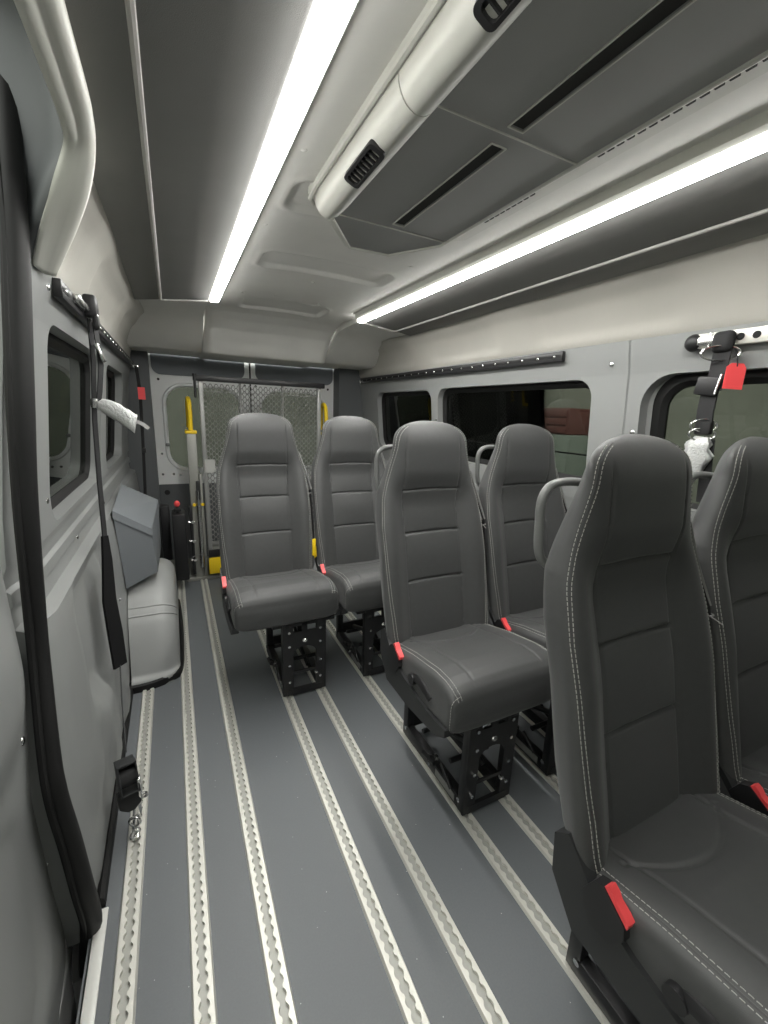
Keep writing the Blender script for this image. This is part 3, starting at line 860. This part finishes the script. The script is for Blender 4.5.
# belt on the bright rail, right
hb = empty('hanging_tie_down_strap', (1.455, .74, 1.48)); tag(hb, 'black webbing strap with red tag hanging from the bright aluminium rail', 'strap')
def hobj(n, b, m, p=None, **k): 
    o = obj(n, b, m, **k)
    if p is None: return under(o, hb)
    o.parent = p; o.matrix_parent_inverse = Matrix.Identity(4); return o
b = B(); b.loft([[Vector((1.452+.014*cos(a)*s, .748+.040*s*cos(t), 1.462+dz)) for a, t in [(2*pi*k/16, 2*pi*k/16) for k in range(16)]] for s, dz in ((1, -.03), (1, 0), (.8, .025), (.4, .036))])
b = B(); b.box((1.448, .748, 1.468), (.034, .054, .060), .018, seg=4); hobj('cover_flap', b, M['webbing'])
b = B(); b.torus((0, 0, 0), .046, .0048, (0, 0, 1), 28, 8)
bmesh.ops.transform(b.bm, matrix=Matrix.Translation((1.436, .744, 1.436)) @ Matrix.Rotation(radians(-52), 4, 'Z') @ Matrix.Diagonal((1, 1, .45, 1)) @ Matrix.Rotation(radians(90), 4, 'X'), verts=b.bm.verts)
hobj('d_ring', b, M['chrome'])
b = B(); b.ribbon([(1.447, .745, 1.44), (1.440, .742, 1.38), (1.432, .742, 1.33)], .046, .004, (0, 1, 0)); hobj('webbing', b, M['webbing'])
b = B(); b.box((1.428, .755, 1.343), (.020, .060, .052), .005, rot=Matrix.Rotation(radians(8), 3, 'X')); bk = hobj('slide_buckle', b, M['black_plastic'])
b = B(); b.cyl((1.424, .722, 1.375), (1.418, .728, 1.32), .004); hobj('buckle_bar', b, M['chrome'], bk)
b = B(); b.ribbon([(1.432, .748, 1.33), (1.428, .747, 1.27), (1.432, .745, 1.215)], .044, .006, (0, 1, 0)); hobj('webbing', b, M['webbing'])
b = B(); b.box((1.428, .742, 1.222), (.022, .044, .040), .006); hobj('end_loop', b, M['webbing'])
for dz in (.008, -.018):
    b = B(); b.torus((0, 0, 0), .033, .0034, (0, 0, 1), 22, 8)
    bmesh.ops.transform(b.bm, matrix=Matrix.Translation((1.424, .742, 1.222+dz)) @ Matrix.Rotation(radians(-52), 4, 'Z') @ Matrix.Diagonal((1, 1, .55, 1)) @ Matrix.Rotation(radians(90), 4, 'X'), verts=b.bm.verts); hobj('wire_ring', b, M['chrome'])
b = B()
rg = []
for s, dz, w, dy in ((.5, 0, .020, 0), (1, -.02, .036, .006), (1, -.035, .030, .008), (1, -.055, .044, .004), (1, -.085, .033, .010), (1, -.115, .028, .014), (.8, -.14, .018, .018)):
    rg.append([Vector((1.425+.016*s*cos(2*pi*k/20)*(1+.15*sin(5*k)), .74+dy+w*sin(2*pi*k/20)*(1+.12*cos(3*k+dz*90)), 1.195+dz+.004*sin(k*2.1))) for k in range(20)])
b.loft(rg); hobj('plastic_wrap', b, M['foil'], angle=80)
b = B(); b.ribbon([(1.43, .722, 1.19), (1.435, .716, 1.10), (1.44, .712, 1.0)], .03, .004, (0, 1, 0)); hobj('webbing', b, M['webbing'])
hb.location.y -= .016
tg = empty('red_tag', (1.43, .695, 1.36)); tag(tg, 'small red plastic tag hanging beside the black strap on the bright rail', 'tag')
b = B()
pl = [(-.024, 1.335), (.022, 1.332), (.022, 1.390), (.014, 1.402), (-.014, 1.404), (-.024, 1.394)]
b.prism(pl, 'y', -.0015, .0015)
bmesh.ops.transform(b.bm, matrix=Matrix.Translation((1.430, .692, 0)) @ Matrix.Rotation(radians(-48), 4, 'Z'), verts=b.bm.verts); under(obj('tag_plate', b, M['red'], smooth=False), tg)
b = B(); b.tube(smooth_path([(1.429, .691, 1.394), (1.43, .696, 1.42), (1.438, .712, 1.44)], 4), .0018, 6); under(obj('cord', b, M['webbing']), tg)

tg.location.y -= .016
# belt on the left rail
lb = empty('hanging_strap', (-.21, 1.62, 1.5)); tag(lb, 'black shoulder strap hanging from the left wall track down to a black sleeve', 'strap')
def sobj(n, b, m, **k): return under(obj(n, b, m, **k), lb)
b = B(); b.box((-.196, 1.612, 1.505), (.034, .055, .062), .008); b.box((-.185, 1.60, 1.46), (.016, .03, .035), .004); sobj('anchor_block', b, M['black_plastic'])
b = B(); b.box((-.205, 1.50, 1.492), (.018, .14, .020), .004); b.sphere((-.187, 1.60, 1.478), .010); sobj('anchor_plate', b, M['chrome'])
b = B(); b.ribbon([(-.202, 1.61, 1.47), (-.205, 1.61, 1.353), (-.212, 1.605, 1.26), (-.218, 1.60, 1.174), (-.222, 1.58, .988), (-.222, 1.555, .80)], .024, .004, (.35, 1, 0)); sobj('webbing', b, M['webbing'])
b = B(); b.ribbon([(-.190, 1.60, 1.46), (-.186, 1.60, 1.38), (-.185, 1.60, 1.34), (-.196, 1.60, 1.26), (-.206, 1.598, 1.215)], .022, .003, (.5, 1, 0)); sobj('webbing', b, M['webbing'])
b = B(); b.box((-.184, 1.60, 1.375), (.012, .03, .055), .004, rot=Matrix.Rotation(radians(-18), 3, 'Y')); sobj('adjuster', b, M['chrome'])
b = B(); b.box((-.212, 1.596, 1.225), (.020, .03, .030), .004); sobj('tongue', b, M['chrome'])
b = B(); b.ribbon([(-.222, 1.555, .81), (-.221, 1.54, .733), (-.222, 1.50, .61), (-.214, 1.48, .50), (-.208, 1.46, .392)], [.022, .036, .050, .056, .052], .008, (.65, 1, 0)); sobj('sleeve', b, M['sleeve'])
b = B(); b.tube(smooth_path([(-.208, 1.46, .40), (-.203, 1.38, .32), (-.19, 1.255, .225)], 5), .0022, 6); sobj('cord', b, M['valance'])
# bubble-wrapped end
b = B(); rg = []
ax = [(-.206, 1.595, 1.222, .010, .5), (-.196, 1.592, 1.222, .017, .8), (-.175, 1.588, 1.212, .023, 1), (-.15, 1.582, 1.198, .026, 1), (-.128, 1.575, 1.182, .027, 1), (-.112, 1.57, 1.170, .026, .8), (-.105, 1.568, 1.166, .029, .3)]
for i, (x, y, z, r, s) in enumerate(ax):
    rg.append([Vector((x+.006*sin(2*pi*k/18), y+.012*s*cos(2*pi*k/18)*(1+.2*sin(3*k+i)), z+r*sin(2*pi*k/18)*(1+.10*cos(4*k+i*2)))) for k in range(18)])
b.loft(rg); sobj('bubble_wrap', b, M['foil'], angle=80)
b = B(); b.ribbon([(-.108, 1.568, 1.176), (-.09, 1.567, 1.168), (-.070, 1.566, 1.152)], .012, .002, (0, .3, 1)); sobj('end_tab', b, M['webbing_grey'])

# rear strap with tag
rs = empty('hanging_strap', (-.18, 3.25, 1.4)); tag(rs, 'thin black strap hanging in the left rear corner beside the lift', 'strap')
b = B(); b.ribbon([(-.185, 3.22, 1.46), (-.178, 3.21, 1.36), (-.176, 3.20, 1.263), (-.184, 3.20, 1.0), (-.192, 3.2, .80), (-.200, 3.2, .62)], .03, .004, (.5, 1, 0)); under(obj('webbing', b, M['webbing']), rs)
b = B(); b.box((-.180, 3.19, .93), (.02, .03, .03), .004); under(obj('guide', b, M['black_plastic']), rs)
rt = empty('red_tag', (-.17, 3.17, 1.29)); tag(rt, 'small red plastic tag hanging in the left rear corner', 'tag')
b = B(); b.box((-.165, 3.165, 1.292), (.040, .003, .075), .001); under(obj('tag_plate', b, M['red'], smooth=False), rt)
b = B(); b.tube([(-.165, 3.165, 1.325), (-.168, 3.17, 1.34), (-.172, 3.19, 1.36)], .002, 6); under(obj('cord', b, M['webbing']), rt)

# floor retractor
rt = empty('belt_retractor', (-.18, 1.2, 0)); tag(rt, 'black tie-down retractor hooked in the leftmost floor track', 'retractor')
def robj(n, b, m, **k): return under(obj(n, b, m, **k), rt)
Rz = Matrix.Rotation(radians(16), 3, 'Z') @ Matrix.Rotation(radians(-16), 3, 'X')
b = B()
for sx in (-.022, .022): b.box(Vector((-.187, 1.205, .185)) + Rz @ Vector((sx, 0, 0)), (.004, .055, .085), .001, rot=Rz)
b.box(Vector((-.187, 1.205, .185)) + Rz @ Vector((0, 0, .042)), (.048, .055, .004), .001, rot=Rz)
b.box(Vector((-.187, 1.205, .185)) + Rz @ Vector((0, 0, -.042)), (.048, .055, .004), .001, rot=Rz)
robj('frame', b, M['valance'])
b = B(); q = [Vector((-.187, 1.205, .185)) + Rz @ Vector((sx, 0, 0)) for sx in (-.02, .02)]; b.tube(q, .027, 20); robj('spool', b, M['webbing'])
b = B(); b.prism([(x*.028, z*.030) for x, z in ((-1, .8), (1, .8), (1, -.5), (.3, -1), (-.3, -1), (-1, -.5))], 'y', -.028, .010)
bmesh.ops.transform(b.bm, matrix=Matrix.Translation((-.189, 1.20, .118)) @ Rz.to_4x4(), verts=b.bm.verts); b.bevel_all(.004); robj('housing', b, M['black_plastic'])
b = B(); b.box((-.158, 1.19, .150), (.008, .02, .07), .002); b.torus((-.152, 1.19, .118), .011, .004, (0, 1, .3), 16, 8); robj('release_lever', b, M['chrome'])
b = B(); b.box((-.170, 1.19, .083), (.022, .022, .04), .004); b.cyl((-.173, 1.19, .075), (-.178, 1.185, .02), .009); b.torus((-.178, 1.18, .045), .014, .004, (.3, 1, 0), 16, 8); b.box((-.178, 1.18, .014), (.02, .06, .012), .003)
b.torus((-.180, 1.165, .012), .010, .004, (0, 0, 1), 16, 8); robj('hook', b, M['chrome'])

# ------------------------------------------------------------------ seats
HW = [(.42, .214), (.49, .221), (.60, .222), (.74, .219), (.85, .214), (.93, .204), (1.0, .187), (1.05, .175), (1.10, .165), (1.12, .162)]
ZT = 1.2085
REAR = [(.44, .190), (.74, .205), (.87, .212), (.96, .202), (1.05, .152), (1.12, .108), (1.17, .076), (1.195, .045), (1.2085, .006)]
def top_round(z, e):
    t = min(1, max(0, (z-1.12)/(ZT+.0004-1.12))); return (1-t**e)**.5
def hw(z): return interp(HW, z)*top_round(z, 3.2)
def depth(z):
    return interp([(.42, .055), (.50, .108), (.6, .118), (.85, .110), (1.0, .112), (1.12, .104)], z)*top_round(z, 2.0)
YF = [(.42, .272), (.49, .289), (.55, .303), (.63, .322), (.70, .338), (.76, .352), (.84, .376), (.92, .400), (.97, .412), (1.02, .420), (1.1, .427), (1.22, .436)]
YFs = smooth_path([(z, y, 0) for z, y in YF], 6)
YFt = [(p.x, p.y) for p in YFs]
def ycen(z): # middle of the backrest thickness
    return interp(YFt, z) + interp([(.42, .055), (.50, .108), (.6, .118), (.85, .110), (1.0, .112), (1.12, .104)], z)/2
def seg_ring(n_front=110, n_side=16, n_back=36):
    # parameter angles with even spacing on a superellipse; front is -y
    return n_front, n_side, n_back
def sup(t, a, c, z=.7):
    ct, st = cos(t), sin(t)
    k = sm((z-.80)/.30)
    e = (5.0-1.4*k) if st < 0 else (3.2-1.1*k)       # flat padded front, rounder shell behind the head
    return a*math.copysign(abs(ct)**(2/e), ct), c*math.copysign(abs(st)**(2/e), st)
def even_params(a, c, nf, nb, z=.7):
    """angles evenly spaced by arc length: nf across the front half (y<0), nb across the back half"""
    out = []
    for t0, t1, n in ((pi, 2*pi, nf), (0, pi, nb)):
        T = np.linspace(t0, t1, 500)
        P = np.array([sup(t, a, c, z) for t in T])
        s = np.r_[0, np.cumsum(np.hypot(*np.diff(P, axis=0).T))]
        out += list(np.interp(np.linspace(0, s[-1], n+1)[:-1], s, T))
    return out
def seamx(z): return interp([(.42, .112), (.65, .114), (.82, .112), (.97, .116), (1.1, .112), (1.22, .108)], z)
def back_point(t, z, groove=True):
    a, d = hw(z), depth(z)
    x, yy = sup(t, a, d/2, z)
    y = ycen(z) + yy
    x *= 1 + (interp(REAR, z)/a - 1)*sm((yy+d*.42)/(d*.9))
    if yy < 0:
        fr = min(1, -yy/(d/2)*1.4)
        sx_ = seamx(z)
        # padded bolsters stand proud of the hollowed middle
        lowm = 1-sm((z-.90)/.14)
        hollow = sm((.188-abs(x))/.085)
        y += fr*(lowm*.040*hollow + (1-lowm)*.004)
        y -= fr*.006*sm((z-.965)/.09)*(1-(x/.2)**2)*(1-sm((z-1.09)/.13))
        # puffed panels between the seams
        if abs(x) < sx_ and z < .97:
            for z0, z1 in ((.43, .652), (.652, .817), (.817, .967)):
                if z0 <= z < z1: y -= fr*.006*sin(pi*(z-z0)/(z1-z0))**.7*cos(x/sx_*pi/2)**.5
        if groove:
            g = math.exp(-((abs(x)-sx_)/.0032)**2)*(1-sm((z-1.13)/.04))*.0042
            if abs(x) < sx_+.004:
                for zc in (.652, .817, .967):
                    zz = zc + .004*cos(x/.12*pi/2)
                    g += .0062*math.exp(-((z-zz)/.0034)**2)
            y += fr*g
    return Vector((x, y, z))
zz = frange(.42, 1.17, .0033) + frange(1.173, 1.197, .004) + [1.200, 1.203, 1.205, 1.2065, 1.2076, 1.2083]
b = B()
b.loft([[back_point(t, z) for t in even_params(hw(z), depth(z)/2, 120, 44, z)] for z in zz])
seat = empty('passenger_seat', (0, 0, 0))
backrest = obj('backrest', b, M['seat'], seat, angle=75)

def capsules(bld, P, length, gap, r=.0007):
    """dashes of thread along the polyline P of (point, normal)"""
    pts = [p for p, n in P]; d = [0]
    for a, c in zip(pts, pts[1:]): d.append(d[-1]+(c-a).length)
    s = 0
    def at(q):
        i = max(0, min(len(pts)-2, int(np.searchsorted(d, q))-1)); t = (q-d[i])/max(1e-9, d[i+1]-d[i])
        return pts[i].lerp(pts[i+1], t), P[i][1]
    while s+length < d[-1]:
        a, n = at(s); m_, _ = at(s+length/2); c, _ = at(s+length)
        bld.tube([a-n*.0005, a+n*.0006, m_+n*.0010, c+n*.0006, c-n*.0005], r, 5)
        s += length+gap
def back_line(ang, z0, z1, mirror=False):
    out = []
    for z in frange(z0, z1, .008):
        base = radians(interp([(.45, 226), (.55, 222), (.70, 212), (.85, 203), (.95, 200), (1.05, 206), (1.12, 214), (1.16, 219), (1.20, 226)], z))
        d = ang/ max(.07, hw(z))                      # rows stay a fixed distance apart
        ang_ = base + d if not mirror else 3*pi - (base + d)
        p = back_point(ang_, z, False); q1 = back_point(ang_+.02, z, False); q2 = back_point(ang_, z+.004, False)
        n = (q1-p).cross(q2-p).normalized()
        c = Vector((0, ycen(z), z))
        if n.dot(p-c) < 0: n = -n
        out.append((p, n))
    return out
for a, mi in ((-.014, False), (.014, False), (-.014, True), (.014, True)):
    st = B(); capsules(st, back_line(a, .45, 1.190, mi), .0056, .0032)
    obj('stitching', st, M['thread'], backrest, smooth=False)
# welt between the two rows of stitches
for mi in (False, True):
    w = B(); w.tube([p-n*.0012 for p, n in back_line(0, .44, 1.194, mi)], .0022, 6)
    obj('welt', w, M['seat_dark'], backrest)

# cushion
CW = .2125
def cush_top(y): return interp([(-.062, .470), (-.058, .492), (-.048, .508), (-.03, .520), (0, .527), (.05, .527), (.18, .503), (.30, .470), (.40, .450)], y)
def cush_bot(y): return interp([(-.062, .412), (-.059, .392), (-.052, .380), (-.035, .374), (.10, .368), (.40, .365)], y)
def cush_hw(y): return interp([(-.062, .200), (-.056, .208), (-.04, .2125), (.0, .2135), (.40, .209)], y)
CE = 6.0
def cp(t, y, groove=True):
    a = cush_hw(y); zt, zb = cush_top(y), cush_bot(y); c = (zt-zb)/2
    ct, s_ = cos(t), sin(t)
    x = a*math.copysign(abs(ct)**(2/CE), ct); z = (zt+zb)/2 + c*math.copysign(abs(s_)**(2/CE), s_)
    if s_ > 0:
        k = sm(s_*1.5)*sm((y+.055)/.05)
        z += k*(-.010*sm((.17-abs(x))/.1)*sm((y-.02)/.15) + .006*(1-(x/CW)**2))
        if groove:
            g = .004*math.exp(-((abs(x)-.125-.02*sm((y-.2)/.2))/.0035)**2)
            yy = .275 - .06*(1-min(1, (x/.14)**2))
            if abs(x) < .15: g += .0045*math.exp(-((y-yy)/.0045)**2)
            z -= k*g
    return Vector((x, y, z))
def cush_params(n_top, n_bot):
    out = []
    for t0, t1, n in ((0, pi, n_top), (pi, 2*pi, n_bot)):
        T = np.linspace(t0, t1, 600)
        P = np.array([(CW*math.copysign(abs(cos(t))**(2/CE), cos(t)), .06*math.copysign(abs(sin(t))**(2/CE), sin(t))) for t in T])
        s = np.r_[0, np.cumsum(np.hypot(*np.diff(P, axis=0).T))]
        out += list(np.interp(np.linspace(0, s[-1], n+1)[:-1], s, T))
    return out
tt = cush_params(130, 40)
b = B()
ys = [-.0635, -.062, -.0605, -.0585, -.056, -.053, -.049] + frange(-.045, .335, .004)
rg = []
for i, y in enumerate(ys):
    if i == 0:
        c = Vector((0, -.062, .44)); rg.append([c + (cp(t, -.062) - c)*.6 + Vector((0, -.004, 0)) for t in tt])
    else: rg.append([cp(t, y) for t in tt])
b.loft(rg)
cushion = obj('seat_cushion', b, M['seat'], seat, angle=75)
def cush_line(ang, y0, y1):
    out = []
    for y in frange(y0, y1, .008):
        p = cp(ang, y, False); q1 = cp(ang+.02, y, False); q2 = cp(ang, y+.003, False)
        n = (q1-p).cross(q2-p).normalized()
        if n.dot(p-Vector((0, y, .44))) < 0: n = -n
        out.append((p, n))
    tail = []
    a_ = ang
    while abs(a_-ang) < radians(80):                  # down the front corner
        p = cp(a_, y0+.006, False); tail.append((p, Vector((math.copysign(.7, p.x), -.7, 0))))
        a_ += radians(2) if ang > pi/2 else -radians(2)
    return tail[::-1] + out
for a in (135-5, 135+5, 45+5, 45-5):
    st = B(); capsules(st, cush_line(radians(a), -.056, .325), .0056, .0032)
    obj('stitching', st, M['thread'], cushion, smooth=False)
for a in (135, 45):
    w = B(); w.tube([p-n*.0012 for p, n in cush_line(radians(a), -.058, .33)], .0022, 6)
    obj('welt', w, M['seat_dark'], cushion)

# plastic side valance on both sides, recline lever, buckle
vp_ = [(.335, .515), (.362, .49), (.355, .41), (.30, .338), (.16, .335), (.0, .352), (-.045, .378), (-.045, .400), (.03, .395), (.10, .402), (.20, .420), (.27, .445), (.305, .485)]
for sx in (-1, 1):
    b = B(); b.prism(vp_, 'x', sx*.196, sx*.221); b.bevel_all(.005, 2); obj('side_valance', b, M['valance'], seat)
b = B(); b.tube(smooth_path([(-.205, .145, .435), (-.214, .13, .450), (-.217, .10, .458), (-.218, .065, .450), (-.217, .04, .438)], 4), [.011]*4+[.012]*9+[.010]*4, 10, ell=(1, .5)); obj('recline_lever', b, M['black_plastic'], seat)
b = B(); b.cyl((-.205, .14, .44), (-.224, .14, .44), .017, 16); obj('lever_hub', b, M['black_plastic'], seat)
b = B(); b.prism([(.285, .425), (.290, .455), (.275, .487), (.258, .495), (.218, .465), (.214, .440), (.235, .405), (.270, .400)], 'x', -.2265, -.2035); b.bevel_all(.005); bk = obj('buckle', b, M['black_plastic'], seat)
b = B(); b.prism([(.258, .496), (.252, .503), (.243, .497), (.237, .488), (.229, .4835), (.222, .480), (.213, .472), (.214, .463)], 'x', -.2245, -.2075); b.bevel_all(.003); obj('release_button', b, M['red'], bk)

# lap and shoulder belt at the right shoulder
b = B(); b.ribbon([(.165, .470, 1.03), (.200, .445, .93), (.2195, .410, .84), (.2225, .380, .70), (.2225, .360, .58), (.216, .35, .50), (.206, .345, .44)], [.034]*7, .003, [(.12, -1, 0)]*7); wb = obj('belt_webbing', b, M['webbing'], seat)
b = B(); b.ribbon([(.168, .455, 1.025), (.202, .436, .93), (.2205, .403, .845)], [.030, .026, .022], .007, (.6, -1, 0)); obj('belt_sleeve', b, M['webbing_grey'], wb)
b = B(); b.tube(smooth_path([(.210, .386, .83), (.222, .386, .831), (.2255, .40, .83), (.222, .434, .829), (.212, .43, .83), (.206, .40, .83)], 4, True), .0022, 6, cyclic=True); b.tube([(.212, .388, .83), (.200, .355, .826)], .0012, 5); obj('zip_tie', b, M['webbing_grey'], wb)

# grab handle on the aisle side of the shoulder
b = B()
hp = smooth_path([(-.06, .520, 1.118), (-.10, .530, 1.122), (-.135, .533, 1.120), (-.160, .533, 1.108), (-.172, .532, 1.082), (-.172, .530, 1.045), (-.171, .527, 1.0), (-.164, .522, .972), (-.145, .510, .955), (-.12, .49, .945)], 5)
b.tube([p+Vector((-.004, 0, -.010)) for p in hp], .0085, 12, ell=(1, 1.15))
b.sphere((-.132, .492, .938), (.022, .014, .020)); obj('grab_handle', b, M['handle'], seat)

# pedestal: front and side frames over the track pair
PX = .0775
def pedestal(dx):
    p = empty('pedestal', (dx, 0, 0)); p.parent = seat
    # front plate with arch opening and two small windows
    b = B()
    outer = PX+.0175
    b.prism([(-outer, .012), (-outer, .352), (-.05, .352), (-.05, .05), (-.05, .012)], 'y', -.004, .004)
    b.prism([(outer, .012), (.05, .012), (.05, .352), (outer, .352)], 'y', -.004, .004)
    arch = [(.05*cos(a), .205+.035*sin(a)) for a in [pi*k/12 for k in range(13)]]
    b.prism([(-.05, .312), (.05, .312)] + arch, 'y', -.004, .004)
    b.box((0, 0, .345), (.10, .008, .014)); b.box((0, 0, .33), (.024, .008, .04)); b.box((0, 0, .118), (.10, .006, .012)); b.box((0, 0, .026), (.155, .012, .028))
    fp = obj('front_plate', b, M['black_steel'], p, smooth=False)
    for x in (-.068, .068):
        for z in (.08, .16, .25, .315):
            c = B(); c.cyl((x, -.004, z), (x, -.011, z), .0062, 6); obj('bolt', c, M['chrome'], fp, smooth=False)
    c = B(); c.sphere((0, -.006, .268), (.012, .008, .010), 10, 8); obj('bolt', c, M['chrome'], fp)
    for sx in (-1, 1):
        x = sx*PX
        b = B()
        b.box((x, .012, .185), (.035, .03, .345)); b.box((x, .372, .185), (.03, .032, .345))
        b.box((x, .19, .034), (.03, .36, .045)); b.box((x, .19, .338), (.03, .39, .035))
        b.bevel_all(.0025)
        sf = obj('side_frame', b, M['black_steel'], p)
        for y in (.02, .19, .36):
            c = B(); c.cyl((x+sx*.014, y, .052 if y != .19 else .036), (x+sx*.021, y, .052 if y != .19 else .036), .008, 8); obj('bolt', c, M['chrome'], sf)
        b = B(); b.box((x, .04, .010), (.026, .07, .010), .002); b.box((x, .34, .010), (.026, .07, .010), .002); b.cyl((x, .04, .0), (x, .04, .03), .010); b.cyl((x, .34, 0), (x, .34, .03), .010); obj('track_foot', b, M['black_steel'], p)
    b = B(); b.cyl((-PX, .10, .12), (PX, .10, .12), .009); b.cyl((-PX, .27, .10), (PX, .27, .10), .009)
    b.cyl((-.03, .06, .20), (-.01, .33, .09), .010); b.cyl((.03, .06, .10), (.02, .33, .22), .008); b.box((0, .372, .07), (.13, .012, .06)); b.box((0, .20, .345), (.27, .40, .012)); obj('lock_mechanism', b, M['black_steel'], p)
    b = B(); b.cyl((-PX-.016, .16, .085), (-PX-.045, .16, .10), .009); b.cyl((-PX-.04, .13, .10), (-PX-.04, .20, .085), .008); b.cyl((-PX-.02, .12, .10), (-PX-.02, .06, .055), .006); obj('release_handle', b, M['black_steel'], p)
    b = B(); b.cyl((-PX-.012, .16, .085), (-PX-.024, .16, .09), .012, 8); obj('bolt', b, M['chrome'], p)
    b = B(); b.box((.05, -.004, .10), (.012, .012, .012), .002); obj('spring_pin', b, M['chrome'], p)
    return p
ped = pedestal(0)
b = B(); b.box((-PX-.0156, .10, .034), (.0015, .11, .026)); obj('data_label', b, M['sticker'], ped, smooth=False)

seats = [  # x, feet centre, y of the front feet, label, handle
    (.370, .446, 1.600, 'charcoal seat nearest the lift mesh, standing alone beside the open aisle, rearmost row', False),
    (.820, .823, 1.597, 'charcoal seat in the rearmost row by the right wall, mostly behind the middle aisle seat', False),
    (.822, .823, .824, 'charcoal aisle seat of the middle row with whole cushion and pedestal in view', True),
    (1.274, 1.187, .824, 'charcoal window seat of the middle row against the long window', True),
    (.802, .823, .040, 'largest charcoal seat, front row aisle, pale double stitching down its left edge', True),
    (1.262, 1.187, .040, 'charcoal front row window seat cut off by the right edge of the photo', True)]
for i, (x, fx, y, lab, hd) in enumerate(seats):
    o = seat if i == 0 else copy_tree(seat, None, () if hd else ('grab_handle',))
    o.location = (x, y, 0)
    tag(o, lab, 'seat', 'charcoal passenger seats')
    for c in o.children:
        if c.name.startswith('pedestal'): c.location.x = fx-x
for c in list(seat.children):
    if c.name.startswith('grab_handle'): bpy.data.objects.remove(c)
# yellow belt tag beside the rear seats
b = B(); b.box((.581, 1.905, .575), (.016, .014, .085), .003); tag(obj('yellow_belt_tag', b, M['yellow']), 'small yellow tag on the belt between the two rearmost seats', 'tag')

# ------------------------------------------------------------------ outside the windows
b = B(); b.box((4.6, 1.2, 1.4), (.1, 14, 4.4)); struct(obj('wall_outside', b, M['out_wall'], smooth=False), 'dim workshop wall beyond the right windows', 'wall')
b = B(); b.box((-3.6, 1.2, 1.4), (.1, 14, 4.4)); struct(obj('wall_outside', b, M['out_wall'], smooth=False), 'dim workshop wall beyond the left windows', 'wall')
b = B(); b.box((.5, 7.6, 1.4), (8, .1, 4.4)); struct(obj('wall_outside', b, M['out_dark'], smooth=False), 'dim workshop wall behind the rear doors', 'wall')
b = B(); b.box((.6, 1.2, -.52), (14, 14, .1)); struct(obj('ground', b, M['out_wall'], smooth=False), 'dim workshop ground under the van', 'ground')
cb = empty('workshop_cabinet', (4.2, 3.8, -.47)); tag(cb, 'pale green cabinet standing in the workshop outside the long window', 'cabinet')
b = B(); b.box((4.25, 3.8, .30), (.5, .9, 1.52), .01); under(obj('body', b, M['out_cab']), cb)
for y in (3.57, 4.03):
    b = B(); b.box((3.99, y, .30), (.02, .43, 1.44), .004); d = under(obj('door', b, M['out_cab']), cb)
    b = B(); b.box((3.97, y+(.16 if y < 3.8 else -.16), .45), (.02, .02, .12), .004); h = under(obj('handle', b, M['chrome']), d); h.matrix_parent_inverse = Matrix.Identity(4)
t = empty('tool_chest', (4.25, 3.75, 1.06)); tag(t, 'small red tool chest standing on the pale cabinet outside the window', 'tool chest')
b = B(); b.box((4.25, 3.75, 1.215), (.36, .56, .30), .01); under(obj('body', b, M['out_red']), t)
for z in (1.12, 1.21, 1.30):
    b = B(); b.box((4.06, 3.75, z), (.02, .50, .075), .004); under(obj('drawer', b, M['out_red']), t)

# ------------------------------------------------------------------ light
w = bpy.data.worlds.new('world'); scene.world = w; w.use_nodes = True
w.node_tree.nodes['Background'].inputs['Color'].default_value = (.80, .82, .77, 1)
w.node_tree.nodes['Background'].inputs['Strength'].default_value = 1.1

vs = scene.view_settings
vs.view_transform = 'Standard'; vs.look = 'None'; vs.gamma = 1; vs.use_curve_mapping = False
vs.exposure = 2.2
scene.cycles.max_bounces = 10
scene.cycles.diffuse_bounces = 6
scene.cycles.transparent_max_bounces = 12
